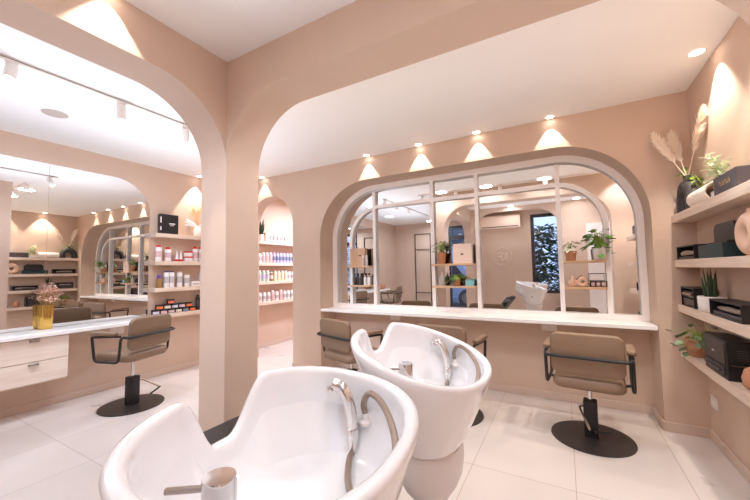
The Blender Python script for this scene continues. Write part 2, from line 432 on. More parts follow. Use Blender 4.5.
for i, (x, y, h) in enumerate(((-1.0, -2.1, 1.9), (.45, -3.1, 2.5), (-.55, -4.6, 2.8), (2.0, -4.0, 2.4))):
    mb = MB()
    for k in range(1500):
        a = hedge_rng.uniform(0, 2 * pi); zz = hedge_rng.random(); rr = .68 * math.sqrt(hedge_rng.random()) * (1 - .35 * zz)
        p = (rr * cos(a), rr * sin(a), .05 + zz * h)
        mb.leaf(p, (cos(a), sin(a), hedge_rng.uniform(-.5, .7)), (0, 0, 1), hedge_rng.uniform(.14, .26), .13, n=2)
    b = mb.build('garden_shrub', M['hedge'], smooth=False); b.location = (x, y, -.11)
    tag(b, 'leafy shrub outside the garden window, ' + ['nearest the glass', 'in the middle', 'farthest back', 'at the side'][i], 'shrub', 'shrubs outside the window')

# ------------------------------------------------------------ wide arched mirror on the back wall
FY0, FY1 = YM - .05, YM - .008
am = thing('arched_mirror', 'wide arched mirror with white glazing bars over the ledge of the back wall', 'mirror', (-1.1, YM, .84))
def loc(p): return [(x + 1.1, z - .84) for x, z in p]
GL, GR_, GT = -2.800, .610, 2.425
outer = arch(RL + .002, RR - .002, RT - .002, .718, .8405, 20); glass = arch(GL + .005, GR_, GT, .655, .8405, 20)
MB().prism(loc(arch(RL + .01, RR - .01, RT - .01, .71, .845, 20)), 'XZ', -.008, -.001).build('mirror_glass', M['mirror'], am, smooth=False)
mb = MB().band(loc(outer), loc(glass), 'XZ', -.055, -.008); mb.box(GL + 1.1, GR_ + 1.1, -.055, -.008, 0.0005, .05)
mb.build('frame', M['frame'], am, angle=30)
ia = arch(-2.585, .400, 2.215, .47, .89, 18); ib = arch(-2.54, .355, 2.17, .43, .89, 18)
MB().band(loc(ia), loc(ib), 'XZ', -.05, -.008).build('inner_arch', M['frame'], am, angle=30)
for x, zt in ((-2.185, 2.39), (-1.372, 2.425), (-.838, 2.425), (-.018, 2.39)):
    MB().box(x + 1.1 - .021, x + 1.1 + .021, -.052, -.008, .05, zt - .84 + .01).build('glazing_bar', M['frame'], am, smooth=False)
# ledge under it
o = MB().box(RL + .005, RR - .005, YC - .004, YM - .001, .805, .84, bev=.004).build('mirror_ledge', M['ledge'], smooth=False)
tag(o, 'long white ledge filling the recess under the arched mirror', 'ledge')

# little shelves in front of the mirror, three bays
SHY0, SHY1 = YM - .17, YM - .056
BAYS = {'left': (-2.538, -2.208), 'middle': (-1.349, -.861), 'right': (.005, .353)}
SZ = (1.150, 1.405)      # tops
for bay, (a, b) in BAYS.items():
    for z, lv in zip(SZ, ('lower', 'upper')):
        o = MB().box(a - .002, b + .002, SHY0, SHY1, z - .022, z, bev=.002).build('display_shelf', M['shelfx'], smooth=False)
        tag(o, f'short pale wood {lv} shelf in the {bay} bay of the arched mirror', 'shelf', 'mirror bay shelves')

# ------------------------------------------------------------ big mirror on the left wall + counter + drawers
MT, MY1, MY0 = 2.54, 2.392, -1.0
lm = thing('wall_mirror', 'large frameless two-panel mirror with rounded corner above the white counter', 'mirror', (XE, .7, .802))
out = arch(YG + .02, MY1, MT, .41, .803, 16)
seam = 1.392
pl = [p for p in out if p[0] <= seam]; prr = [p for p in out if p[0] > seam]
left = pl + [(seam - .0015, MT), (seam - .0015, .803)]
right = [(seam + .0015, .803), (seam + .0015, MT)] + prr
MB().prism([(y - .7, z - .802) for y, z in left], 'YZ', .001, .007).build('mirror_panel', M['mirror'], lm, smooth=False)
MB().prism([(y - .7, z - .802) for y, z in right], 'YZ', .001, .007).build('mirror_panel', M['mirror'], lm, smooth=False)
o = MB().box(XE + .001, -4.385, YG + .02, MY1 - .01, .758, .80, bev=.006).build('styling_counter', M['marble'], smooth=False)
tag(o, 'long white marble counter running under the left mirror', 'counter')
dc = thing('drawer_cabinet', 'wall-hung pale wood cabinet with two drawers under the white counter', 'cabinet', (XE, 1.0, 0))
mb = MB().box(.0012, .305, -.62, .497, .315, .757, bev=.012); mb.build('body', M['drawer'], dc, angle=30)
for z0, z1 in ((.33, .526), (.532, .75)):
    f = MB().box(.306, .325, -.6, .495, z0, z1, bev=.004).build('drawer', M['drawer'], dc, smooth=False)
    h = MB()
    h.rings([[(.325 + r * .030 * sin(a), .24 + .038 * cos(a), z1 - .022 + dz) for a in [pi * i / 12 for i in range(13)]] for r, dz in ((1, .012), (1, .008), (.75, -.004), (.1, -.010))], closed=False)
    h.build('cup_handle', M['steel'], f)

# ------------------------------------------------------------ wall shelves
def shelf_run(x0, x1, y0, y1, tops, t, m, labels, group):
    for z, lb in zip(tops, labels):
        o = MB().box(x0, x1, y0, y1, z - t, z, bev=.003).build('wall_shelf', m, smooth=False); tag(o, lb, 'shelf', group)
EZ = (.815, 1.160, 1.512, 1.880)
shelf_run(XE + .001, -4.6, 2.405, YC - .002, EZ, .052, M['shelf'], ['lowest product shelf right of the left mirror, holding little pots', 'second product shelf from below right of the left mirror', 'third product shelf from below right of the left mirror, red-capped bottles', 'topmost product shelf right of the left mirror, with a black box'], 'product shelves on the left wall')
BZ = (.815, 1.175, 1.505, 1.890)
shelf_run(XE + .016, -4.58, YC + .22, 5.75, BZ, .05, M['shelf'], ['lowest shelf seen through the arched doorway', 'second shelf from below seen through the arched doorway', 'third shelf from below seen through the arched doorway', 'topmost shelf seen through the arched doorway, with a plant'], 'shelves behind the arched doorway')
DZ = (.672, 1.030, 1.388, 1.752)
shelf_run(.80, XD - .001, 2.0, YC - .002, DZ, .060, M['shelf'], ['lowest shelf on the right wall, with a terracotta pot', 'second shelf from below on the right wall, with a spiky plant', 'third shelf from below on the right wall, with a green box', 'topmost shelf on the right wall, with pampas grass'], 'display shelves on the right wall')
# ------------------------------------------------------------ styling chairs (face +Y locally)
def make_chair(dz=0.0, flip=1):
    t = thing('styling_chair', '', 'chair')
    MB().lathe([(.283, 0), (.285, .004), (.283, .012), (.1, .018)], 48).build('base_plate', M['blackbase'], t)
    MB().box(-.047, .047, -.047, .047, .016, .295, bev=.008).build('column', M['black'], t, angle=30)
    MB().lathe([(.017, .29), (.017, .42 + dz)], 16).build('piston', M['chrome'], t)
    p = MB(); p.tube(fillet([(flip * .045, -.03, .25), (flip * .075, -.05, .245), (flip * .0, -.20, .135)] if flip < 0 else [(.045, -.01, .25), (.08, -.03, .245), (.20, -.14, .13)], .02), .0085)
    p.build('pump_lever', M['chrome'], t)
    MB().tube([(.03, -.21, .135), (.13, -.155, .13)] if flip < 0 else [(.20, -.14, .13), (.03, -.20, .12)], .0095).build('foot_bar', M['black'], t)
    z = dz
    MB().box(-.10, .10, -.10, .10, .405 + z, .422 + z, bev=.004).build('seat_bracket', M['black'], t)
    mb = MB(); rows = []
    for zz, ins in ((.42, .03), (.425, .012), (.445, 0), (.475, 0), (.50, .012), (.507, .035), (.510, .10)):
        rows.append([(x, y + .01, zz + z) for x, y in rrect(.47 - 2 * ins, .47 - 2 * ins, .07)])
    mb.rings(rows); mb.build('seat_cushion', M['tan'], t, angle=60)
    mb = MB()
    rot = Mx.Translation((0, -.215, .690 + z)) @ Mx.Rotation(R(5), 4, 'X')
    cushion(mb, .475, .315, .06, .045, .013, rot); mb.build('backrest', M['tan'], t, angle=50)
    f = MB()
    path = [(0, -.262, .672), (.215, -.262, .672), (.272, -.250, .672), (.280, -.17, .678), (.280, -.145, .435), (.280, .145, .435), (.280, .185, .665), (.280, .10, .676), (.280, -.16, .690)]
    def side(sg):
        P = fillet([(sg * x, y, zz + z) for x, y, zz in path[:7]], .045, 6); f.tube(P, .0125, 10)
        f.tube([(sg * .28, .183, .668 + z), (sg * .28, -.16, .684 + z)], .0115, 8)
        f.tube(fillet([(sg * .28, .05, .435 + z), (sg * .20, .05, .413 + z), (0, .05, .413 + z)], .03), .011, 8)
    side(1); side(-1)
    f.build('tube_frame', M['black'], t, angle=60)
    for sg in (1, -1):
        rows = []
        for zz, ins in ((.688, .010), (.692, .003), (.700, 0), (.714, 0), (.722, .004), (.726, .014)):
            rows.append([(sg * .278 + x, y + .04, zz + z) for x, y in rrect(.062 - 2 * ins, .31 - 2 * ins, .026 - ins * .6)])
        MB().rings(rows).build('armrest_pad', M['tan'], t, angle=60)
    return t
ch = make_chair(0.0, -1)
ch['label'] = 'taupe leather styling chair at the right end of the white mirror ledge'
ch['group'] = 'styling chairs'
ch.location = (.139, 3.20, 0); ch.rotation_euler.z = R(-5)
dup(ch, (-.965, 3.14, 0), R(-4), 'taupe leather styling chair half hidden behind the rear shampoo basin', 'styling chairs')
dup(ch, (-2.02, 3.06, 0), R(-16), 'taupe leather styling chair at the left end of the mirror ledge', 'styling chairs')
ch2 = make_chair(.07)
ch2['label'] = 'taupe leather styling chair drawn up to the white counter under the left mirror'; ch2['group'] = 'styling chairs'
ch2.location = (-3.946, 1.864, 0); ch2.rotation_euler.z = R(106)
dup(ch2, (-3.94, .02, 0), R(80), 'taupe leather styling chair further along the white counter, seen only in mirrors', 'styling chairs')

# ------------------------------------------------------------ shampoo basins with recliners (neck notch towards -X)
def spow(v, p): return math.copysign(abs(v) ** p, v)
def make_basin_unit(z0, zfl, tilt, nd, seat_end):
    t = thing('shampoo_basin', '', 'basin')
    N = 176; e = 2 / 2.25
    th = [2 * pi * i / N for i in range(N)]
    def plan(a, hx, hy, cx=0.0, cy=0.0): return (cx + hx * spow(cos(a), e), cy + hy * spow(sin(a), e))
    def notch(x, y):
        if x > -.06: return 0.0
        u = abs(y - .065) / .135
        if u >= 1: return 0.0
        g = 1 - max(0, (u - .18) / .82); g = g * g * (3 - 2 * g)
        return nd * g * min(1, (-.06 - x) / .06)
    RX, RY, RCY = .258, .327, .02
    def rim(a):
        x, y = plan(a, RX, RY, 0, RCY); return x, y, z0 - tilt * x - notch(x, y)
    zb = z0 - .335
    rows = []
    for q in (0, .04, .12, .25, .4, .55, .7, .85, .95):
        row = []
        for a in th:
            bx, by = plan(a, .118, .165, .03, 0); x, y, z = rim(a)
            k = q ** .82
            row.append((bx + (x - bx) * k, by + (y - by) * k, zb + (z - .018 - zb) * q))
        rows.append(row)
    for ins, dz in ((0.0, -.012), (.003, -.004), (.010, 0), (.022, 0), (.030, -.005), (.034, -.014)):
        row = []
        for a in th:
            x, y, z = rim(a); sx, sy = plan(a, RX - ins, RY - ins, 0, RCY); row.append((sx, sy, z + dz))
        rows.append(row)
    zf = z0 - zfl
    for q in (.08, .2, .35, .5, .65, .8, .9, 1.0):
        row = []
        for a in th:
            x, y, z = rim(a); sx, sy = plan(a, RX - .034, RY - .034, 0, RCY); fx, fy = plan(a, .10, .14, .02, .02)
            k = max(0, (q - .25) / .75) ** 1.9; zz = z - .014
            kz = sin(q * pi / 2)
            row.append((sx + (fx - sx) * (.10 * q + .90 * k), sy + (fy - sy) * (.10 * q + .90 * k), zz + (zf - zz) * kz))
        rows.append(row)
    for k, dz in ((.6, -.008), (.2, -.012)):
        rows.append([plan(a, .10 * k, .14 * k, .02, .02) + (zf + dz,) for a in th])
    MB().rings(rows).build('basin', M['ceramic'], t, angle=70)
    MB().lathe([(.026, zf - .012), (.026, zf - .006), (.018, zf - .004)], 20, x=.02, y=.02).build('drain', M['chrome'], t)
    prof = [(1.0, zb - .004), (1.04, zb - .03), (1.04, zb - .07), (.98, zb - .115), (.84, zb - .155), (.66, zb - .185), (.5, zb - .22), (.46, zb - .3), (.48, .10), (.6, .03), (.62, .0)]
    MB().rings([[(.03 + .118 * k * cos(2 * pi * i / 40), .162 * k * sin(2 * pi * i / 40), z) for i in range(40)] for k, z in prof]).build('pedestal', M['pedestal'], t, angle=60)
    # mixer tap with lever
    mx, my, mz = MIX
    MB().lathe([(.025, z0 + mz - .09), (.025, z0 + mz - .004), (.0235, z0 + mz), (.004, z0 + mz + .001)], 28, x=mx, y=my).build('mixer_tap', M['chrome'], t, angle=35)
    MB().tube([(mx - .018, my - .008, z0 + mz - .018), (mx - .075, my - .03, z0 + mz - .022)], .0055).build('lever', M['steel'], t)
    # hand shower and hose
    hx, hy, hz = HS
    b = V((hx, hy, z0 + hz))
    P = [b, b + V((-.004, .0, .035)), b + V((-.014, .002, .075)), b + V((-.034, .004, .105)), b + V((-.058, .006, .112))]
    hd = MB(); hd.tube(P, [.0145, .016, .0165, .017, .019], 14, smooth=5)
    hd.lathe([(.019, -.012), (.021, 0), (.017, .008)], 18, Mx.Translation(b + V((-.064, .006, .104))) @ Mx.Rotation(R(-25), 4, 'Y')).build('hand_shower', M['chrome'], t, angle=50)
    s = MB(); s.lathe([(.017, z0 + hz - .035), (.017, z0 + hz - .003), (.0145, z0 + hz)], 16, x=hx, y=hy)
    s.lathe([(.011, z0 + hz - .07), (.013, z0 + hz - .065), (.013, z0 + hz - .035)], 14, x=hx, y=hy).build('shower_holder', M['chrome'], t, angle=40)
    f = V((hx + .026, hy + .026, z0 + hz + .005))
    MB().lathe([(.019, -.002), (.019, .006), (.010, .012), (.008, .032)], 18, Mx.Translation(f)).build('hose_flange', M['white'], t, angle=40)
    hs = MB(); hs.tube([f + V((0, 0, .03)), f + V((0, -.008, .06))] + [V((x, y, z0 + q)) for x, y, q in ((.072, .268, -.036), (.115, .235, -.036), (.165, .178, -.06), (.198, .112, -.10), (.180, .06, -.165), (.125, .075, -.205), (.065, .15, -.212), (.032, .225, -.20))] + [V((hx, hy, z0 + hz - .066))], .0085, 10, smooth=8)
    hs.build('shower_hose', M['hose'], t, angle=80)
    # recliner
    st = MB(); st.box(seat_end, -.62, -.26, .26, .33, .43, bev=.04, seg=4); st.build('seat_cushion', M['blackleather'], t, angle=60)
    bk = MB(); m = Mx.Translation((-.52, .0, .59)) @ Mx.Rotation(R(38), 4, 'Y')
    bk.box(-.04, .04, -.24, .24, -.24, .20, bev=.03, seg=4, m=m); bk.build('backrest', M['blackleather'], t, angle=60)
    MB().box(-1.2, .1, -.09, .09, .0, .035, bev=.008).build('floor_plate', M['black'], t)
    MB().box(-1.08, -.84, -.12, .12, .03, .345, bev=.01).build('seat_post', M['black'], t)
    return t
MIX = (.02, -.195, -.005); HS = (.025, .262, -.135)
b2 = make_basin_unit(1.03, .22, .295, .118, -1.38)
b2['label'] = 'rear white shampoo basin near the arched mirror, with black recliner'; b2['group'] = 'shampoo basins'
b2.location = (-.511, 1.276, 0)
b1 = make_basin_unit(1.035, .23, .10, .146, -1.22)
b1['label'] = 'nearest white shampoo basin at the bottom of the picture, with black recliner'; b1['group'] = 'shampoo basins'
b1.location = (-.535, .555, 0); b1.scale = (1.04, 1.04, 1.0); b1.rotation_euler.z = .134

# ------------------------------------------------------------ lamps and added fill lights
def spot(name, loc, target, power, cone, blend=.35, size=.02, col=(1, .86, .72)):
    l = bpy.data.lights.new(name, 'SPOT'); l.energy = power; l.spot_size = R(cone); l.spot_blend = blend; l.shadow_soft_size = size; l.color = col
    o = bpy.data.objects.new(name, l); C.objects.link(o); o.location = loc
    o.rotation_euler = (V(target) - V(loc)).to_track_quat('-Z', 'Y').to_euler(); return o
def disc(name, loc, power, size=.12, col=(1, .92, .84), spread=170):
    l = bpy.data.lights.new(name, 'AREA'); l.shape = 'DISK'; l.size = size; l.energy = power; l.color = col; l.spread = R(spread)
    o = bpy.data.objects.new(name, l); C.objects.link(o); o.location = loc; return o
def downlight(x, y, label, r=.036):
    t = thing('ceiling_downlight', label, 'downlight', (x, y, H), 0, 'ceiling downlights')
    MB().rings([[(q * cos(2 * pi * i / 24), q * sin(2 * pi * i / 24), z) for i in range(24)] for q, z in ((r + .008, -.0005), (r + .007, -.005), (r, -.005), (r - .002, -.001))], cap0=False, cap1=False).build('trim_ring', M['ring'], t)
    MB().lathe([(r - .002, -.003), (r - .003, -.0015)], 24).build('lamp', M['lamp'], t)

for x, lb, p in ((-2.085, 'recessed ceiling light over the left end of the arched mirror', PS), (-1.39, 'recessed ceiling light second from the left over the arched mirror', PS), (-.737, 'recessed ceiling light third from the left over the arched mirror', PS), (-.05, 'recessed ceiling light over the right end of the arched mirror', PS), (-3.93, 'recessed ceiling light over the little arched doorway', PS)):
    downlight(x, 3.555, lb); spot('downlight_beam', (x, 3.552, H - .008), (x, 3.552, 0), p, 66, .22, .006, WARM)
for y, lb in ((2.98, 'recessed ceiling light over the right wall shelves near the back corner'), (2.33, 'recessed ceiling light over the right wall shelves, further from the corner')):
    downlight(.85, y, lb, .042); spot('downlight_beam', (.85, y, H - .008), (.85, y, 0), PD, 84, .5, .012, WARM)
downlight(.80, 1.90, 'added recessed fill light near the right wall just behind the arch', .042); spot('downlight_beam', (.80, 1.90, H - .008), (.82, 1.84, 0), PJ, 100, .6, .02, FILL)  # added downlight, brightens the mirror side of the right arch jamb
for y, lb in ((.25, 'added recessed fill light close to the right wall beside the camera'), (1.0, 'added recessed fill light close to the right wall just before the arch')):
    downlight(.35, y, lb, .042); spot('downlight_beam', (.35, y, H - .008), (.95, y, 1.35) if y > .5 else (.5, -.48, 1.3), PR, 88, .6, .03, COOL)  # added pair, brightens the right side of the mirror view
downlight(-4.65, 3.02, 'recessed ceiling light over the product shelves at the left wall'); spot('downlight_beam', (-4.65, 3.02, H - .008), (-4.65, 3.02, 0), PD, 66, .25, .012, WARM)
downlight(-1.885, .755, 'recessed ceiling light close to the arch left of the pillar'); spot('downlight_beam', (-1.885, .755, H - .008), (-1.885, .755, 0), PA, 76, .25, .008, WARM)
# fill downlights added out of frame above the basins and the entrance
for x, y, lb in ((-.9, .35, 'added recessed fill light above the nearest basin'), (.2, .3, 'added recessed fill light above the camera'), (-1.0, -.36, 'added recessed fill light behind the camera, left'), (.3, -.25, 'added recessed fill light behind the camera, right')):
    downlight(x, y, lb); disc('downlight_glow', (x, y, H - .012), PF, .12, FILL)
for x, y in ((-3.9, .1), (-3.6, 1.5), (-3.3, -1.35)):
    disc('track_glow', (x, y, H - .05), PE, .2, COOL)  # fill discs without fixtures, added to the left room
for x in (-1.9, -1.1, -.2): disc('track_glow', (x, 1.95, H - .03), PC, .2, FILL)  # more added fill discs behind the right arch, no fixtures
def up_fill(name, loc, power, size, col):  # upward discs without fixtures, added to brighten the ceilings
    o = disc(name, loc, power, size, col, 180); o.rotation_euler = (pi, 0, 0); return o
for x in (-1.9, -.85, .2): up_fill('upward_fill', (x, 2.25, 1.6), OC, .5, WARMUP)
for x, y in ((-3.5, -.1), (-3.3, 1.2), (-3.4, 2.2)): up_fill('upward_fill', (x, y, 1.62), OE, .6, COOL)
for x, y in ((-1.1, .1), (.1, .35)): up_fill('upward_fill', (x, y, 1.75), OF, .5, FILL)
spot('shelf_beam', (.35, 3.1, H - .01), (.84, 1.72, 1.45), PK, 46, .8, .03, FILL)  # added spot without a fixture, aimed at the right arch jamb
spot('pillar_fill', (-1.25, -.45, 2.7), (-2.08, 1.45, 1.35), PV, 52, 1.0, .12, (.85, .97, 1.15))  # added ceiling spot standing in for daylight on the pillar
disc('far_room_fill', (-3.7, 4.9, H - .02), PB, .3, (.9, .97, 1.15))  # unseen disc added to brighten the far room

# track on the ceiling of the left room and another behind the right arch
def track_spot(loc, aim, label, power, k=1.0):
    t = thing('track_spotlight', label, 'spotlight', loc, 0, 'track spotlights')
    t.rotation_euler = (0, 0, 0)
    MB().box(-.018, .018, -.03, .03, -.012, 0, bev=.003).lathe([(.006, -.05), (.006, -.01)], 10).build('stem', M['white'], t)
    d = (V(aim)).normalized(); q = d.to_track_quat('-Z', 'Y').to_matrix().to_4x4()
    m = Mx.Translation((0, 0, -.05)) @ q
    b = MB().lathe([(.030, .03), (.032, .027), (.032, -.085 * k), (.029, -.088 * k), (.027, -.080 * k)], 24, m).build('lamp_can', M['white'], t, angle=40)
    MB().lathe([(.027, -.081 * k), (.026, -.079 * k)], 20, m).build('lamp', M['lamp'], b)
    spot('track_beam', V(loc) + V((0, 0, -.05)) + d * (.095 * k), V(loc) + d * 4, power, 95, .6, .03, FILL)
o = MB().box(-3.128, -3.092, -.6, 1.96, H - .024, H - .0005, bev=.003).build('light_track', M['white'], smooth=False); tag(o, 'long white lighting track on the ceiling of the left room', 'track')
MB().box(-3.1285, -3.1275, -.59, 1.95, H - .014, H - .009).box(-3.0925, -3.0915, -.59, 1.95, H - .014, H - .009).build('side_groove', M['black'], o, smooth=False)
for y, a, lb in ((.705, (.35, -.2, -1), 'white track spotlight nearest the camera on the left ceiling'), (1.335, (-.12, .1, -1), 'white track spotlight in the middle of the left ceiling track'), (1.875, (-.55, .3, -1), 'white track spotlight at the far end of the left ceiling track')):
    track_spot((-3.11, y, H - .024), a, lb, PT)
o = MB().box(-2.4, .35, 1.822, 1.858, H - .024, H - .0005, bev=.003).build('light_track', M['white'], smooth=False); tag(o, 'white lighting track hidden behind the right arch, seen in the arched mirror', 'track')
for x, lb in ((-2.31, 'first'), (-1.66, 'second'), (-.885, 'third'), (-.196, 'fourth')):
    track_spot((x, 1.84, H - .024), (0, .25, -1), f'{lb} track spotlight from the left seen at the top of the arched mirror', PT, .45)
o = MB().lathe([(.088, -.004), (.09, -.001), (.088, 0)], 36, x=0, y=0).build('ceiling_speaker', M['speaker']); o.location = (-3.865, 1.155, H - .0005); tag(o, 'round grey speaker grille in the ceiling of the left room', 'speaker')

# ------------------------------------------------------------ wall fittings
def plate(x0, x1, y0, y1, z0, z1, label, face):
    t = MB().box(x0, x1, y0, y1, z0, z1, bev=.003).build('socket_plate', M['plate'], smooth=False); tag(t, label, 'socket')
    for q in (.28, .72):
        m = MB()
        if face == 'Y': m.lathe([(.017, 0), (.017, .003)], 16, Mx.Translation((x0 + (x1 - x0) * q, y0, (z0 + z1) / 2)) @ Mx.Rotation(R(90), 4, 'X'))
        else: m.lathe([(.017, 0), (.017, .003)], 16, Mx.Translation((x1 if face == 'X' else x0, y0 + (y1 - y0) * q, (z0 + z1) / 2)) @ Mx.Rotation(R(90 if face == 'X' else -90), 4, 'Y'))
        m.build('socket_insert', M['white'], t)
plate(-1.99, -1.85, YM - .012, YM - .0005, .69, .765, 'white double socket under the ledge, behind the rear basin', 'Y')
plate(-.225, -.085, YM - .012, YM - .0005, .69, .765, 'white double socket under the ledge, at the right chair', 'Y')
plate(XE + .0005, XE + .012, 1.98, 2.13, .63, .745, 'white double socket under the left counter behind the raised chair', 'X')
plate(XD - .012, XD - .0005, 3.42, 3.54, .27, .36, 'white double socket low on the right wall under the shelves', 'D')

# air conditioner and monogram on the wall behind the camera
ac = thing('air_conditioner', 'white wall-mounted air conditioner behind the camera, seen in the arched mirror', 'air conditioner', (-1.30, YG, 2.30))
MB().prism([(.001, 0.02), (.19, .0), (.21, .05), (.205, .3), (.17, .33), (.001, .33)], 'YZ', -.46, .46).build('casing', M['ac'], ac, angle=25)
MB().box(-.42, .42, .150, .2125, .03, .045).build('air_slot', M['black'], ac, smooth=False)
mg = thing('wall_monogram', 'round plaster monogram on the wall behind the camera, mirrored in the arched mirror', 'sign', (-1.29, YG, 1.62))
MB().tube([(.215 * cos(2 * pi * i / 48), .008, .215 * sin(2 * pi * i / 48)) for i in range(48)], .007, 8, closed=True).build('ring', M['relief'], mg)
def stroke(mb, x0, z0, x1, z1, w=.017):
    d = V((x1 - x0, 0, z1 - z0)); L = d.length; a = math.atan2(z1 - z0, x1 - x0)
    mb.box(-L / 2 - w / 2, L / 2 + w / 2, .001, .012, -w / 2, w / 2, m=Mx.Translation(((x0 + x1) / 2, 0, (z0 + z1) / 2)) @ Mx.Rotation(-a, 4, 'Y'))
k = MB(); stroke(k, .10, -.09, .10, .09); stroke(k, .10, 0, .015, .09); stroke(k, .085, .012, .015, -.09); k.build('letter_k', M['relief'], mg, smooth=False)
k = MB(); stroke(k, -.02, -.09, -.02, .09); stroke(k, -.02, .09, -.11, .09); stroke(k, -.02, .01, -.09, .01); k.build('letter_f', M['relief'], mg, smooth=False)
# black ladder rack leaning on the front wall of the left room
lr = thing('ladder_rack', 'slim black metal ladder rack on the wall behind the counter room, seen in the mirror', 'rack', (-3.80, YE + .03, 0))
for x in (-.25, .25): MB().tube([(x, 0, .002), (x, 0, 2.45)], .013).build('upright', M['black'], lr)
for z in (.62, 1.96, 2.44): MB().tube([(-.25, 0, z), (.25, 0, z)], .010).build('rung', M['black'], lr)
# ------------------------------------------------------------ product bottles
def make_bottle(r, h, body, cap, hc=.2, shape='round', name='product_bottle', label_band=None, rc=.7):
    t = thing(name, '', 'bottle')
    hb = h * (1 - hc)
    if shape == 'round': prof = [(r * .96, 0), (r, .004), (r, hb * .93), (r * .92, hb * .98), (r * rc * .8, hb)]
    elif shape == 'cone': prof = [(r, 0), (r, .012), (r * .9, .02), (r * .34, hb)]
    else: prof = [(r * .96, 0), (r, .004), (r, hb * .78), (r * .75, hb * .9), (r * .38, hb)]
    MB().lathe(prof, 20).build('body', M[body], t, angle=50)
    MB().lathe([(r * rc, hb), (r * rc, h - .003), (r * rc * .9, h)] if shape != 'cone' else [(r * .34, hb), (r * .12, h)], 16).build('cap', M[cap], t, angle=40)
    if label_band:
        MB().rings([[(r * 1.012 * cos(a), r * 1.012 * sin(a), z) for a in [pi * (-.6 + 1.2 * i / 12) for i in range(13)]] for z in (hb * .3, hb * .72)], closed=False).build('label', M[label_band], t)
    return t
def put(src, first, loc, label, group, rz=0):
    if first: src.location = loc; src['label'] = label; src['group'] = group; src.rotation_euler.z = rz; return src
    return dup(src, loc, rz, label, group)
def box_thing(name, x, y, z, sx, sy, sz, m, label, cat, rz=0.0, group=None, bev=.003):
    t = thing(name, label, cat, (x, y, z), rz, group)
    MB().box(-sx / 2, sx / 2, -sy / 2, sy / 2, 0, sz, bev=bev).build('body', M[m], t, smooth=False)
    return t
EX = -4.672
z = EZ[2]
G = 'red-capped products'
a = make_bottle(.038, .218, 'bottle', 'red', .14, label_band='rosel')
put(a, True, (EX, 2.478, z), 'tall white bottle with red cap, nearest the left mirror on its shelf', G)
put(a, False, (EX, 2.985, z), 'tall white bottle with red cap beside the stacked tubs, left of the pillar', G)
put(a, False, (EX, 3.075, z), 'tall white bottle with red cap right at the pillar edge', G)
b = make_bottle(.040, .192, 'bottle', 'red', .15, label_band='rosel')
put(b, True, (EX, 2.60, z), 'shorter white bottle with red cap, second from the left mirror', G)
cn = make_bottle(.026, .150, 'bottle', 'bottle', .25, 'cone')
MB().lathe([(.0275, 0), (.0275, .03)], 20).build('red_base', M['red'], cn)
put(cn, True, (EX, 2.722, z), 'white cone-shaped applicator with red base, left one of the pair', G)
put(cn, False, (EX, 2.778, z), 'white cone-shaped applicator with red base, right one of the pair', G)
tb = thing('product_tub', 'white tub with red lid standing on the shelf', 'tub')
MB().lathe([(.054, 0), (.056, .004), (.056, .052)], 24).build('body', M['bottle'], tb, angle=40); MB().lathe([(.058, .052), (.058, .07), (.055, .0725)], 24).build('lid', M['red'], tb, angle=40)
put(tb, True, (EX, 2.885, z), 'white tub with red lid, lower one of the stack of two', G)
put(tb, False, (EX, 2.885, z + .073), 'white tub with red lid, upper one of the stack of two', G)
z = EZ[1]; G = 'bottles on the second left shelf'
p = make_bottle(.031, .172, 'amber', 'purple', .28, rc=.8); put(p, True, (EX, 2.49, z), 'amber bottle with purple cap nearest the left mirror', G)
w = make_bottle(.033, .222, 'bottle', 'plum', .08, label_band='bottlegrey', rc=.85)
put(w, True, (EX, 2.585, z), 'tall white bottle with plum cap, left of a matching pair', G); put(w, False, (EX, 2.655, z), 'tall white bottle with plum cap, right of a matching pair', G)
w = make_bottle(.034, .212, 'bottle', 'tancap', .06, label_band='bottlegrey', rc=.8); put(w, True, (EX, 2.765, z), 'tall white bottle with flat tan cap in the middle of the second shelf', G)
w = make_bottle(.035, .176, 'bottle', 'tancap', .06, label_band='bottlegrey', rc=.8); put(w, True, (EX, 2.868, z), 'short white bottle with flat tan cap beside the flat white box', G)
t = box_thing('product_box', EX, 2.985, z, .07, .12, .072, 'bottle', 'flat white box lying at the right of the second shelf', 'box'); MB().box(.0355, .037, -.05, .05, .02, .045).build('printed_band', M['bottlegrey'], t, smooth=False)
w = make_bottle(.036, .21, 'bottlegrey', 'bottlegrey', .1); put(w, True, (EX, 3.085, z), 'grey bottle at the pillar edge on the second shelf', G)
# pot stack on the lowest shelf
z = EZ[0]; PG = 'stacked little pots'
def pot(lab):
    t = thing('styling_pot', '', 'pot')
    MB().lathe([(.043, 0), (.045, .003), (.045, .042)], 24).build('jar', M['black'], t, angle=40)
    MB().rings([[(.0458 * cos(a), .0458 * sin(a), zz) for a in [pi * (-.36 + .62 * i / 10) for i in range(11)]] for zz in (.006, .040)], closed=False).build('label', M[lab], t)
    MB().lathe([(.046, .042), (.047, .044), (.047, .059), (.045, .062)], 24).build('lid', M['black'], t, angle=40)
    return t
cache = {}
def put_pot(lab, y, zz, label):
    if lab not in cache: cache[lab] = pot(lab); put(cache[lab], True, (EX, y, zz), label, PG)
    else: put(cache[lab], False, (EX, y, zz), label, PG)
nm = {'lilacl': 'pale lilac', 'rosel': 'rose', 'creaml': 'cream', 'bluegrey': 'blue-grey', 'orange': 'orange', 'coral': 'coral'}
for i, lab in enumerate(('lilacl', 'rosel', 'rosel', 'creaml', 'bluegrey', 'orange')):
    put_pot(lab, 2.455 + .0985 * i, z, f'black-lidded pot with {nm[lab]} label, {ordw(i)} from the left in the bottom row')
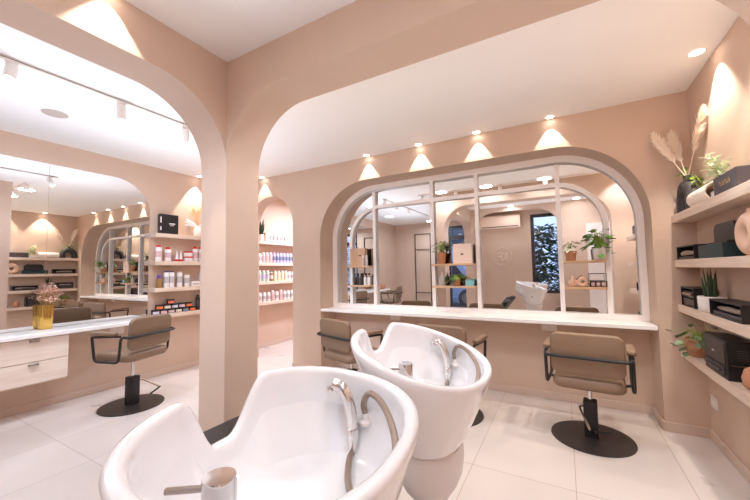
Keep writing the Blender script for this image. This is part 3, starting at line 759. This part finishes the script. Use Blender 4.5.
for i, lab in enumerate(('orange', 'creaml', 'lilacl', 'rosel', 'orange')):
    put_pot(lab, 2.500 + .0985 * i, z + .0625, f'black-lidded pot with {nm[lab]} label, {ordw(i)} from the left in the middle row')
put_pot('coral', 2.645, z + .125, 'black-lidded pot with coral label alone on top of the pot stack')
w = make_bottle(.026, .215, 'black', 'black', .12, label_band='greybox'); put(w, True, (EX, 3.035, z), 'tall black bottle right of the pots, left one', PG + ' and bottles'); put(w, False, (EX, 3.095, z), 'tall black bottle right of the pots, at the pillar edge', PG + ' and bottles')
# top shelf: black box and white vase with dried grass
z = EZ[3]
t = thing('presentation_box', 'upright black box with small white lettering on the top left shelf', 'box', (EX - .005, 2.60, z), R(-8))
MB().box(-.03, .03, -.118, .118, 0, .268, bev=.003).build('body', M['blackbox'], t, smooth=False)
for q in ((.0, .075, .135, .15), (.012, .06, .115, .122), (-.108, -.094, .15, .23), (-.108, -.094, .05, .10)): MB().box(.0302, .031, *q).build('lettering', M['inkwhite'], t, smooth=False)
def dried(mb, rng, base, n, h, spread, L, W, shape='leaf'):
    for k in range(n):
        a = rng.uniform(0, 2 * pi); s = rng.uniform(.2, 1) * spread
        tip = V((base[0] + s * cos(a) * .6, base[1] + s * sin(a), base[2] + h * rng.uniform(.6, 1)))
        mb.tube([base, V(base).lerp(tip, .5) + V((0, 0, h * .1)), tip], .0014, 4)
        d = (tip - V(base)).normalized()
        for q in range(7): mb.leaf(tip - d * (L * .25 * q) , d + V((rng.uniform(-.5, .5), rng.uniform(-.5, .5), rng.uniform(-.2, .4))), (1, 0, 0), L, W, n=2, shape=shape)
rg = random.Random(5)
v = thing('flower_vase', 'white vase with dried wheat and white leaves on the top left shelf by the pillar', 'vase', (EX, 3.02, z))
MB().lathe([(.035, 0), (.058, .02), (.064, .07), (.05, .12), (.028, .15), (.030, .165), (.024, .163), (.02, .14)], 28).build('vase', M['cream'], v, angle=60)
mb = MB(); dried(mb, rg, (0, 0, .15), 14, .28, .09, .04, .012); mb.build('dried_wheat', M['wheat'], v, smooth=False)
mb = MB()
for k in range(16):
    a = rg.uniform(-1.9, -.9) if k < 11 else rg.uniform(.6, 1.6)
    mb.leaf((0, 0, .15), (.25 * cos(k), sin(a), .35 + .4 * rg.random() - .35 * (k % 3 == 0)), (1, 0, 0), .17, .026, .5, 4)
mb.build('white_leaves', M['bottle'], v, smooth=False)

# ------------------------------------------------------------ bottles beyond the arched doorway
BX = -4.655
def row(zi, specs, y0, dy, group, where):
    n = 0
    for i, (src, lab) in enumerate(specs):
        s, first = src; put(s, not s.get('used'), (BX, y0 + dy * i, BZ[zi]), f'{lab}, {ordw(i)} from the left on the {where} shelf behind the arched doorway', group); s['used'] = 1
bk = {k: make_bottle(.034, h, c, c2, .12, 'round', label_band=l) for k, h, c, c2, l in (('pink', .19, 'pinkb', 'bottle', 'rosel'), ('lil', .195, 'lilac', 'lilac', 'bluegrey'), ('mint', .2, 'mint', 'bottle', 'lilacl'), ('crm', .19, 'creamb', 'bottle', 'creaml'), ('wht', .17, 'bottle', 'bottle', 'bottlegrey'), ('amb', .17, 'amber', 'bottle', 'creaml'))}
row(2, [((bk[k], 0), {'pink': 'pink bottle', 'wht': 'white bottle', 'lil': 'lilac bottle'}[k]) for k in ('wht', 'pink', 'pink', 'pink', 'lil', 'lil', 'lil', 'lil', 'lil', 'lil', 'lil')], 4.16, .085, 'pink and lilac bottles', 'third')
row(1, [((bk[k], 0), {'mint': 'pale mint bottle', 'amb': 'amber bottle', 'crm': 'cream bottle', 'wht': 'white bottle'}[k]) for k in ('mint', 'mint', 'mint', 'amb', 'crm', 'crm', 'crm', 'crm', 'wht', 'wht')], 4.16, .092, 'mint and cream bottles', 'second')
row(0, [((bk[k], 0), {'wht': 'white bottle', 'pink': 'pink bottle'}[k]) for k in ('wht', 'wht', 'wht', 'pink', 'wht', 'pink', 'wht', 'wht', 'wht')], 4.17, .10, 'white bottles', 'lowest')
wb = bk['wht']
for i in range(6): dup(wb, (BX, 4.42 + .095 * i, BZ[3]), 0, f'white bottle, {ordw(i)} from the left on the top shelf behind the arched doorway', 'white bottles on the top shelf')
for k in bk.values():
    pass
for ob in list(C.objects):
    if 'used' in ob.keys(): del ob['used']
t = box_thing('product_box', BX, 4.31, BZ[3], .09, .085, .16, 'paperbox', 'small pale box beside the plant on the top shelf behind the doorway', 'box')

def leafy(mb, rng, base, n, reach, rise, L, W, shape='leaf', droop=0.0, zmin=None):
    for k in range(n):
        a = 2 * pi * k / n + rng.uniform(-.4, .4); s = reach * rng.uniform(.35, 1)
        tip = V((base[0] + s * cos(a), base[1] + s * sin(a), base[2] + rise * rng.uniform(.2, 1) - droop * rng.random()))
        if zmin is not None: tip.z = max(tip.z, zmin)
        mid = V(base).lerp(tip, .5) + V((0, 0, .03 + rise * .2))
        yield a, tip, mid
def stems_leaves(rng, base, n, reach, rise, L, W, shape='leaf', droop=0.0, xlim=None, ymax=None):
    st = MB(); lf = MB()
    for a, tip, mid in leafy(None, rng, base, n, reach, rise, L, W, shape, droop):
        if xlim: tip.x = max(xlim[0], min(xlim[1], tip.x)); mid.x = max(xlim[0], min(xlim[1], mid.x))
        if ymax is not None: tip.y = min(tip.y, ymax); mid.y = min(mid.y, ymax)
        st.tube([base, mid, tip], .0016, 5, smooth=3)
        d = V((cos(a), sin(a), rng.uniform(-.5, .3))); l = L * rng.uniform(.7, 1.1)
        if xlim: d.x *= .35
        if ymax is not None: d.y = -abs(d.y) * .6 if tip.y > -.02 else d.y
        lf.leaf(tip, d, (rng.uniform(-.3, .3), rng.uniform(-.3, .3), 1), l, W * l / L, .25, 4, shape)
    return st, lf
def planter(name, label, loc, prof, potm, n, reach, rise, L, W, leafm, shape='leaf', droop=0.0, seed=1, rz=0, xlim=None, group=None, ymax=None):
    rng = random.Random(seed)
    t = thing(name, label, 'plant', loc, rz, group)
    MB().lathe(prof, 28).build('pot', M[potm], t, angle=50)
    top = max(h for r, h in prof); rt = [r for r, h in prof if h == top][0]
    MB().lathe([(rt * .86, top - .018), (rt * .84, top - .012), (rt * .3, top - .008)], 20).build('soil', M['soil'], t)
    st, lf = stems_leaves(rng, V((0, 0, top - .012)), n, reach, rise, L, W, shape, droop, xlim, ymax)
    st.build('stems', M['leafl'], t); lf.build('leaves', M[leafm], t, smooth=False)
    return t
t = thing('snake_plant', 'small snake plant in a white pot behind the arched doorway', 'plant', (BX, 4.19, BZ[3]))
MB().lathe([(.04, 0), (.048, .005), (.05, .12), (.045, .12), (.043, .1)], 24).build('pot', M['bottle'], t, angle=50)
mb = MB(); rg = random.Random(9)
for k in range(9):
    a = 2 * pi * k / 9; mb.leaf((.015 * cos(a), .02 * sin(a), .10), (.25 * cos(a), .35 * sin(a), 1), (cos(a), sin(a), 0), rg.uniform(.20, .34), .05, .08, 5)
mb.build('leaves', M['snake'], t, smooth=False)

# ------------------------------------------------------------ right wall shelves
SX = .872
z = DZ[3]
# black arch vase with pampas, standing near the corner
v = thing('arch_vase', 'charcoal ring-shaped vase with pampas plumes on the top right shelf', 'vase', (SX, 3.435, z))
mb = MB(); pa = []
for i in range(25):
    a = pi * (1.0 - i / 24); pa.append((0, .105 * cos(a), .085 + .115 * sin(a)))
P = [(0, -.11, .005), (0, -.108, .05)] + pa[1:-1] + [(0, .108, .05), (0, .11, .005)]
mb.tube(P, [.05, .05, .052, .055, .052, .05, .05], 18)
mb.lathe([(.03, .235), (.024, .255), (.028, .285), (.022, .285), (.018, .26)], 20)
mb.build('vase', M['charcoal'], v, angle=60)
rg = random.Random(11)
def plume(tip, base, ln, w, rng, n=420):
    mb = MB(); tip = V(tip); base = V(base); d = (tip - base).normalized()
    mb.tube([base, base.lerp(tip, .5) + V((0, 0, -.01)), tip], [.003, .0025, .0012], 6, smooth=4)
    st = tip - d * ln
    for k in range(n):
        q = rng.random(); c = st.lerp(tip, q)
        ww = w * (sin(pi * min(1, .12 + .88 * q)) ** .6) * rng.uniform(.5, 1)
        a = rng.uniform(0, 2 * pi); s1 = d.cross(V((0, 0, 1))).normalized(); s2 = d.cross(s1)
        o = s1 * cos(a) + s2 * sin(a)
        mb.leaf(c, d * 1.1 + o * .75, s1, ww * 1.35, ww * .16, .15, 2, 'blade')
    return mb
for tip, ln, w in (((-.175, .10, .70), .32, .070), ((-.055, .10, .70), .30, .070), ((.045, -.27, .73), .34, .066)):
    plume(tip, (0, 0, .26), ln, w, rg).build('pampas_plume', M['pampas'], v, smooth=False)
iv = MB(); st = MB(); rg = random.Random(21)
for k in range(9):
    a = rg.uniform(0, 2 * pi); s = rg.uniform(.05, .14)
    p0 = V((0, 0, .275)); p2 = V((max(-.12, min(.06, s * cos(a))), s * 1.5 * sin(a), .27 - rg.uniform(-.08, .16))); p1 = p0.lerp(p2, .5) + V((0, 0, .05))
    st.tube([p0, p1, p2], .0014, 4, smooth=3)
    for q in (.4, .6, .8, 1): iv.leaf(p0.lerp(p2, q) + V((0, 0, .02)), (rg.uniform(-1, 1), rg.uniform(-1, 1), rg.uniform(-.6, .6)), (0, 0, 1), .045, .03, .2, 3)
st.build('vine_stems', M['leafl'], v); iv.build('vine_leaves', M['leafl'], v, smooth=False)
# cream roll vase lying on its side
t = thing('cylinder_vase', 'cream cylinder vase lying on its side on the top right shelf', 'vase', (SX - .005, 3.065, z))
MB().lathe([(.012, -.18), (.058, -.18), (.062, -.17), (.062, .17), (.058, .18), (.05, .178), (.048, -.15), (.01, -.16)], 32, Mx.Translation((0, 0, .062)) @ Mx.Rotation(R(90), 4, 'X')).build('vase', M['cream'], t, angle=50)
iv = MB(); st = MB()
for k in range(13):
    p0 = V((0, -.09, .1)); a = rg.uniform(-1, 1); p2 = V((rg.uniform(-.07, .05), -.14 + .15 * a, .10 + rg.uniform(-.03, .22))); p1 = p0.lerp(p2, .5) + V((0, 0, .05))
    st.tube([p0, p1, p2], .0014, 4, smooth=3)
    for q in (.45, .65, .85, 1): iv.leaf(p0.lerp(p2, q) + V((0, 0, .02)), (rg.uniform(-1, .6), rg.uniform(-1, 1), rg.uniform(-.5, .6)), (0, 0, 1), .042, .03, .2, 3)
pl = thing('trailing_ivy', 'small variegated trailing ivy in a white dish behind the cream cylinder vase', 'plant', (SX + .005, 2.80, z))
MB().box(-.05, .05, -.06, .06, 0, .05, bev=.012, seg=3).build('dish', M['concrete'], pl, angle=40)
iv2 = MB(); st2 = MB()
for k in range(26):
    p0 = V((0, rg.uniform(-.05, .05), .045)); p2 = V((rg.uniform(-.08, .04), p0.y + rg.uniform(-.03, .03), rg.uniform(.06, .28))); p1 = p0.lerp(p2, .5) + V((0, 0, .04))
    st2.tube([p0, p1, p2], .0014, 4, smooth=3)
    for q in (.5, .7, .85, 1): iv2.leaf(p0.lerp(p2, q) + V((0, 0, .015)), (rg.uniform(-1, .6), rg.uniform(-1, 1), rg.uniform(-.5, .6)), (0, 0, 1), .04, .028, .2, 3)
st2.build('stems', M['leafl'], pl); iv2.build('leaves', M['leafw'], pl, smooth=False)
for q in (iv, st): q.bm.free()
t = thing('presentation_box', 'dark grey box with gold lettering on the top right shelf', 'box', (SX - .005, 2.58, z))
MB().box(-.06, .06, -.15, .15, 0, .105, bev=.003).build('body', M['greybox'], t, smooth=False)
for k, y in enumerate((-.06, -.02, .02, .06)):
    MB().box(-.0612, -.0602, y - .014, y - .009, .04, .068).box(-.0612, -.0602, y - .014, y + .010, .064, .068).box(-.0612, -.0602, y + .006, y + .010, .04 + .012 * (k % 2), .068).build('lettering', M['gold'], t, smooth=False)
# second shelf from the top
z = DZ[2]
t = thing('tool_case', 'open black case with hair tools on the right wall, beside the green box', 'case', (SX - .005, 3.36, z))
mb = MB(); mb.box(-.06, .06, -.20, .20, 0, .008).box(-.06, .06, -.20, -.192, .008, .095).box(-.06, .06, .192, .20, .008, .095).box(.052, .06, -.192, .192, .008, .095).box(-.062, .06, -.21, .20, .095, .103)
mb.build('shell', M['blackbox'], t, smooth=False)
MB().tube([(-.035, -.15, .045), (-.038, 0, .05), (-.035, .14, .045)], [.016, .02, .024, .018], 12, smooth=4).build('hair_tool', M['steel'], t)
MB().box(-.052, .045, -.185, .185, .008, .022).build('tray', M['greybox'], t, smooth=False)
t = box_thing('presentation_box', SX - .005, 2.86, z, .125, .40, .085, 'greenbox', 'long dark green box on the right wall beneath the pampas shelf', 'box')
t = thing('round_top_panel', 'black round-topped display panel propped on the dark green box', 'panel', (SX + .01, 2.84, z + .0855))
MB().prism([(y, zz) for y, zz in arch(-.16, .16, .13, .055, 0.0, 8)], 'YZ', -.012, .012).build('panel', M['blackbox'], t, angle=30)
MB().box(-.05, .012, -.16, .16, 0, .012).build('foot', M['blackbox'], t, smooth=False)
t = thing('ring_vase', 'cream doughnut-shaped vase on the right wall beyond the green box', 'vase', (SX, 2.49, z))
mb = MB().tube([(0, .075 * cos(2 * pi * i / 40), .118 + .075 * sin(2 * pi * i / 40)) for i in range(40)], .043, 16, closed=True); mb.lathe([(.016, .225), (.018, .25), (.013, .25), (.011, .22)], 16)
mb.lathe([(.03, 0), (.034, .004), (.02, .006)], 20); mb.build('vase', M['blush'], v if False else t, angle=60)
# third shelf
z = DZ[1]
t = thing('display_case', 'small two-tier black display case left of the spiky potted plant', 'case', (SX - .005, 3.38, z))
mb = MB(); mb.box(-.06, .06, -.145, .145, 0, .007).box(-.06, .06, -.145, -.136, .007, .138).box(-.06, .06, .136, .145, .007, .138).box(.052, .06, -.136, .136, .007, .138).box(-.06, .06, -.15, .15, .138, .147)
mb.build('shell', M['blackbox'], t, smooth=False)
MB().box(-.052, .05, -.134, .134, .009, .062, bev=.003).build('drawer', M['darkgrey'], t, smooth=False)
MB().box(-.048, .05, -.134, .134, .070, .118, bev=.003).build('drawer', M['darkgrey'], t, smooth=False)
MB().tube([(-.056, -.11, .098), (-.058, 0, .10), (-.056, .10, .098)], .011, 10).build('hair_tool', M['steel'], t)
MB().box(-.0625, -.0602, -.14, .14, .001, .006).build('silver_edge', M['steel'], t, smooth=False)
t = thing('snake_plant', 'spiky snake plant in a round pale concrete pot on the right wall shelf', 'plant', (SX - .01, 3.08, z))
MB().lathe([(.066, 0), (.072, .006), (.074, .10), (.070, .104), (.064, .10), (.062, .08)], 32).build('pot', M['concrete'], t, angle=50)
MB().lathe([(.062, .085), (.03, .09)], 20).build('soil', M['soil'], t)
mb = MB(); rg = random.Random(4)
for k in range(15):
    a = 2 * pi * k / 15 + rg.uniform(-.2, .2); r = rg.uniform(.005, .04)
    mb.tube([(r * cos(a), r * sin(a), .08), (r * 1.35 * cos(a), r * 1.5 * sin(a), .16), (r * 1.6 * cos(a) , r * (1.6 + 1.2 * rg.random()) * sin(a), rg.uniform(.21, .30))], [.008, .0085, .006, .001], 6, smooth=4)
mb.build('leaves', M['snake'], t)
t = thing('tool_case', 'long low black case right of the spiky potted plant', 'case', (SX - .005, 2.72, z))
mb = MB(); mb.box(-.06, .06, -.22, .22, 0, .008).box(-.06, .06, -.22, -.212, .008, .092).box(-.06, .06, .212, .22, .008, .092).box(.052, .06, -.212, .212, .008, .092).box(-.06, .06, -.225, .225, .092, .10)
mb.build('shell', M['blackbox'], t, smooth=False)
MB().box(-.05, .045, -.2, .2, .008, .03).build('tray', M['greybox'], t, smooth=False)
MB().tube([(-.03, -.17, .052), (-.036, -.02, .056), (-.03, .16, .05)], [.014, .02, .018, .012], 12, smooth=4).build('hair_tool', M['steel'], t)
# lowest shelf
z = DZ[0]
planter('potted_pilea', 'trailing green plant in a terracotta pot on the lowest right shelf', (SX - .013, 3.37, z), [(.066, 0), (.074, .008), (.088, .08), (.086, .13), (.080, .13), (.078, .11)], 'terracotta', 46, .15, .11, .068, .056, 'leafg', 'leaf', .15, 8, xlim=(-.15, .055))
t = thing('black_appliance', 'large black box appliance with dark glass front on the lowest right shelf', 'appliance', (SX - .005, 2.90, z))
MB().box(-.062, .062, -.18, .18, 0, .225, bev=.004).build('casing', M['blackbox'], t, smooth=False)
MB().box(-.0655, -.0622, -.155, .16, .085, .21, bev=.001).build('glass_front', M['darkgrey'], t, smooth=False)
MB().box(-.068, -.0622, -.14, .15, .018, .07, bev=.002).build('drawer_front', M['greybox'], t, smooth=False)
MB().tube([(-.075, -.11, .045), (-.075, .10, .045)], .007, 8).build('bar_handle', M['darkgrey'], t)
MB().lathe([(.010, 0), (.010, .012), (.008, .013)], 16, Mx.Translation((-.068, .125, .05)) @ Mx.Rotation(R(-90), 4, 'Y')).build('knob', M['steel'], t)
MB().box(-.0672, -.0656, .0, .03, .135, .142).build('lettering', M['inkwhite'], t, smooth=False)
mb = MB()
for k in range(5): mb.box(-.02, .03, -.1815, -.1802, .12 + .013 * k, .125 + .013 * k)
mb.build('side_vents', M['greybox'], t, smooth=False)
MB().box(-.045, .05, -.1825, -.1802, .085, .092).build('side_trim', M['steel'], t, smooth=False)
t = thing('clay_vase', 'small rounded terracotta vase on the lowest right shelf, seen in the left mirror', 'vase', (SX, 2.58, z)); MB().lathe([(.03, 0), (.05, .02), (.056, .06), (.044, .105), (.02, .125), (.014, .12)], 28).build('vase', M['terracotta'], t, angle=60)
t = thing('snake_plant', 'small dark plant in a black pot at the far end of the lowest right shelf', 'plant', (SX, 2.40, z))
MB().lathe([(.036, 0), (.044, .004), (.05, .075), (.045, .075), (.042, .06)], 24).build('pot', M['black'], t, angle=50)
mb = MB(); 
for k in range(12):
    a = 2 * pi * k / 12; mb.leaf((.01 * cos(a), .01 * sin(a), .06), (.4 * cos(a), .4 * sin(a), 1), (cos(a), sin(a), 0), rg.uniform(.08, .16), .03, .2, 4)
mb.build('leaves', M['snake'], t, smooth=False)

# ------------------------------------------------------------ things on the mirror-bay shelves
SY = (SHY0 + SHY1) / 2
zl, zu = SZ
t = box_thing('gift_box', -2.40, SY - .0, zu, .085, .085, .0, 'woodbox', '', 'box') if False else None
t = thing('gift_box', 'square pale wood-toned box in the left bay of the arched mirror', 'box', (-2.41, SY + .02, zu)); MB().box(-.12, .12, -.03, .03, 0, .235, bev=.003).build('body', M['woodbox'], t, smooth=False); MB().box(.02, .06, -.0315, -.0302, .13, .145).build('lettering', M['ink'], t, smooth=False)
sl = make_bottle(.017, .14, 'bottlegrey', 'bottle', .25); put(sl, True, (-2.262, SY - .02, zu), 'slim grey bottle in front of the wood-toned box, nearer the bar', 'slim bottles in the left bay')
put(sl, False, (-2.31, SY - .03, zu), 'slim grey bottle in front of the wood-toned box, nearer its lettering', 'slim bottles in the left bay')
db = make_bottle(.019, .155, 'darkgrey', 'black', .2, 'neck'); wb2 = make_bottle(.021, .13, 'bottle', 'tancap', .2)
for i, x in enumerate((-2.46, -2.41, -2.36)): put(db, i == 0, (x, SY, zl), f'dark slim bottle, {ordw(i)} from the left on the lower left-bay shelf', 'dark bottles in the left bay')
for i, x in enumerate((-2.30, -2.245)): put(wb2, i == 0, (x, SY, zl), f'short white bottle, {ordw(i)} right of the dark bottles in the left bay', 'white bottles in the left bay')
planter('potted_plant', 'bushy grey-green plant in a terracotta pot, upper shelf of the middle bay', (-1.245, SY, zu), [(.036, 0), (.040, .004), (.052, .10), (.056, .104), (.056, .128), (.048, .128), (.046, .11)], 'terracotta', 34, .085, .17, .05, .03, 'leafg', 'leaf', .02, 31, xlim=None, ymax=.045)
t = thing('gift_box', 'square blush box with a tiny dark mark, upper shelf of the middle bay', 'box', (-.995, SY + .01, zu)); MB().box(-.108, .108, -.035, .035, 0, .225, bev=.003).build('body', M['paperbox'], t, smooth=False); MB().box(-.018, .012, -.0365, -.0352, .098, .115).build('lettering', M['ink'], t, smooth=False)
t = thing('pump_bottle', 'white pump dispenser on the lower shelf of the middle bay', 'bottle', (-1.245, SY, zl)); MB().lathe([(.032, 0), (.034, .004), (.034, .10), (.014, .115)], 24).build('body', M['bottlegrey'], t, angle=50); MB().lathe([(.012, .115), (.012, .13), (.005, .131), (.005, .155)], 14).tube([(0, 0, .155), (0, -.035, .152)], .006, 8).build('pump', M['white'], t, angle=50)
planter('potted_plant', 'low leafy plant in a small terracotta pot, lower shelf of the middle bay', (-1.075, SY, zl), [(.034, 0), (.038, .004), (.048, .075), (.050, .09), (.044, .09), (.042, .075)], 'terracotta', 26, .10, .05, .045, .038, 'leaf', 'round', .05, 32, ymax=.045)
t = box_thing('gift_box', -.925, SY, zl, .085, .06, .062, 'teal', 'little teal box on the lower shelf of the middle bay', 'box'); MB().box(-.044, .044, -.031, .031, .0625, .070).build('lid', M['teal'], t, smooth=False)
planter('potted_plant', 'variegated plant in a small clay pot, upper shelf of the right bay', (.070, SY, zu), [(.036, 0), (.040, .004), (.052, .085), (.054, .095), (.048, .095), (.046, .08)], 'terracotta', 7, .04, .12, .075, .05, 'leafw', 'leaf', .0, 33, ymax=.045)
planter('potted_pilea', 'bushy round-leaved plant in a pale pot, upper shelf of the right bay', (.306, SY - .0, zu), [(.045, 0), (.05, .004), (.058, .11), (.053, .115), (.05, .10)], 'concrete', 40, .115, .22, .052, .052, 'leaf', 'round', .13, 34, ymax=.045)
t = thing('sculpted_vase', 'small blush knotted ceramic on the lower shelf of the right bay', 'vase', (.075, SY, zl)); mb = MB().tube([(0, .03 * cos(2 * pi * i / 24) * .4, .055 + .036 * sin(2 * pi * i / 24)) for i in range(24)], .017, 12, closed=True); mb.tube([(.028 * cos(2 * pi * i / 24), 0, .04 + .026 * sin(2 * pi * i / 24)) for i in range(24)], .014, 12, closed=True); mb.build('vase', M['blush'], t, angle=60)
t = thing('ring_vase', 'blush doughnut-shaped vase on the lower shelf of the right bay', 'vase', (.158, SY, zl)); mb = MB().tube([(.031 * cos(2 * pi * i / 30), 0, .050 + .031 * sin(2 * pi * i / 30)) for i in range(30)], .019, 14, closed=True); mb.lathe([(.010, .096), (.012, .108), (.008, .108), (.007, .09)], 14); mb.build('vase', M['blush'], t, angle=60)
t = thing('wire_basket', 'black wire basket of small jars on the lower shelf of the right bay', 'basket', (.285, SY, zl))
mb = MB()
for zz in (.004, .055): mb.tube([(-.066, -.035, zz), (.066, -.035, zz), (.066, .035, zz), (-.066, .035, zz)], .0022, 6, closed=True)
for x in (-.066, .066):
    for y in (-.035, .035): mb.tube([(x, y, .004), (x, y, .055)], .0022, 6)
    mb.tube([(x, 0, .004), (x, 0, .125)], .0022, 6)
for x in (-.022, .022): mb.tube([(x, -.035, .004), (x, -.035, .055)], .002, 6); mb.tube([(x, .035, .004), (x, .035, .055)], .002, 6)
mb.tube([(-.066, 0, .125), (.066, 0, .125)], .0022, 6); mb.box(-.066, .066, -.035, .035, .002, .005); mb.build('wire_frame', M['black'], t)
jr = thing('little_jar', '', 'jar'); MB().lathe([(.014, 0), (.016, .003), (.016, .032), (.012, .036)], 18).build('glass', M['pinkb'], jr, angle=50); MB().lathe([(.014, .036), (.014, .050), (.012, .051)], 16).build('lid', M['steel'], jr, angle=40)
for i, x in enumerate((-.042, 0, .042)):
    put(jr, i == 0, (.285 + x, SY - .004, zl + .0055), f'little pink jar in the wire basket, {ordw(i)} from the left', 'jars in the wire basket')

# ------------------------------------------------------------ things on the left counter
v = thing('flower_vase', 'ribbed gold vase with dried pink flowers on the white counter', 'vase', (-4.672, 1.385, .8005))
n = 72
MB().rings([[(r * (1 + .035 * cos(12 * 2 * pi * i / n)) * cos(2 * pi * i / n), r * (1 + .035 * cos(12 * 2 * pi * i / n)) * sin(2 * pi * i / n), h) for i in range(n)] for r, h in ((.05, 0), (.054, .004), (.057, .14), (.062, .245), (.058, .245), (.052, .14), (.045, .03))]).build('vase', M['gold'], v, angle=70)
rg = random.Random(14); mb = MB(); st = MB()
for k in range(30):
    a = rg.uniform(0, 2 * pi); s = rg.uniform(.02, .12); p2 = V((max(-.05, s * .8 * cos(a)), s * sin(a), .30 + rg.uniform(-.03, .17))); st.tube([(0, 0, .05), V((.3 * p2.x, .3 * p2.y, .22)), p2], .0013, 4)
    for q in range(9): mb.leaf(p2, (rg.uniform(-1, 1), rg.uniform(-1, 1), rg.uniform(-.6, 1)), (0, 0, 1), .03, .017, .3, 2)
st.build('stems', M['wheat'], v); mb.build('dried_flowers', M['pinkdry'], v, smooth=False)['kind'] = 'stuff'
for i, (y, lb) in enumerate(((-.42, 'round terracotta vase far along the white counter, seen in the arched mirror, nearer the flowers'), (-.62, 'round terracotta vase far along the white counter, seen in the arched mirror, at its end'))):
    t = thing('clay_vase', lb, 'vase', (-4.52, y, .8005)); MB().lathe([(.04, 0), (.075, .03), (.082, .075), (.06, .13), (.03, .15), (.022, .145)], 28).build('vase', M['terracotta'], t, angle=60)

# ------------------------------------------------------------ camera, world, colour
cam = bpy.data.cameras.new('camera'); co = bpy.data.objects.new('camera', cam); C.objects.link(co)
cam.sensor_width = 36; cam.lens = 36 * 335.78 / 750; cam.clip_start = .02
yaw, pit, rol = .509443062, .0588382427, -.0172576726
fw = V((-sin(yaw) * cos(pit), cos(yaw) * cos(pit), sin(pit))); rt = V((cos(yaw), sin(yaw), 0)); up = rt.cross(fw)
r2 = rt * cos(rol) + up * sin(rol); u2 = -rt * sin(rol) + up * cos(rol)
m = Mx((r2, u2, -fw)).transposed().to_4x4(); m.translation = (0, 0, 1.35)
co.matrix_world = m
scene.camera = co
w = bpy.data.worlds.new('world'); scene.world = w; w.use_nodes = True
bg = w.node_tree.nodes['Background']; bg.inputs['Color'].default_value = rgb(176, 200, 246); bg.inputs['Strength'].default_value = SKY
scene.view_settings.view_transform = 'Standard'; scene.view_settings.look = 'None'; scene.view_settings.gamma = 1.0; scene.view_settings.use_curve_mapping = False
scene.view_settings.exposure = EXPO
cy = scene.cycles
cy.use_denoising = True
cy.max_bounces = 14; cy.diffuse_bounces = 8; cy.glossy_bounces = 8; cy.transparent_max_bounces = 12
cy.sample_clamp_indirect = 6.0
cy.caustics_reflective = False; cy.caustics_refractive = False
PART_LABELS = {'hand_shower': 'chrome hand shower', 'shower_hose': 'ribbed steel hose', 'mixer_tap': 'chrome mixer tap', 'lever': 'thin metal lever', 'pump_lever': 'chrome pump lever', 'foot_bar': 'black foot bar', 'tube_frame': 'black tube arm frame', 'piston': 'chrome piston', 'red_base': 'red base', 'pampas_plume': 'pale pampas plume', 'cup_handle': 'metal cup handle', 'glass_front': 'dark glass front', 'dried_wheat': 'dried wheat stems'}
for ob in C.objects:
    k = ob.name.split('.')[0]
    if ob.parent and k in PART_LABELS: ob['label'] = PART_LABELS[k]
bpy.context.view_layer.update()
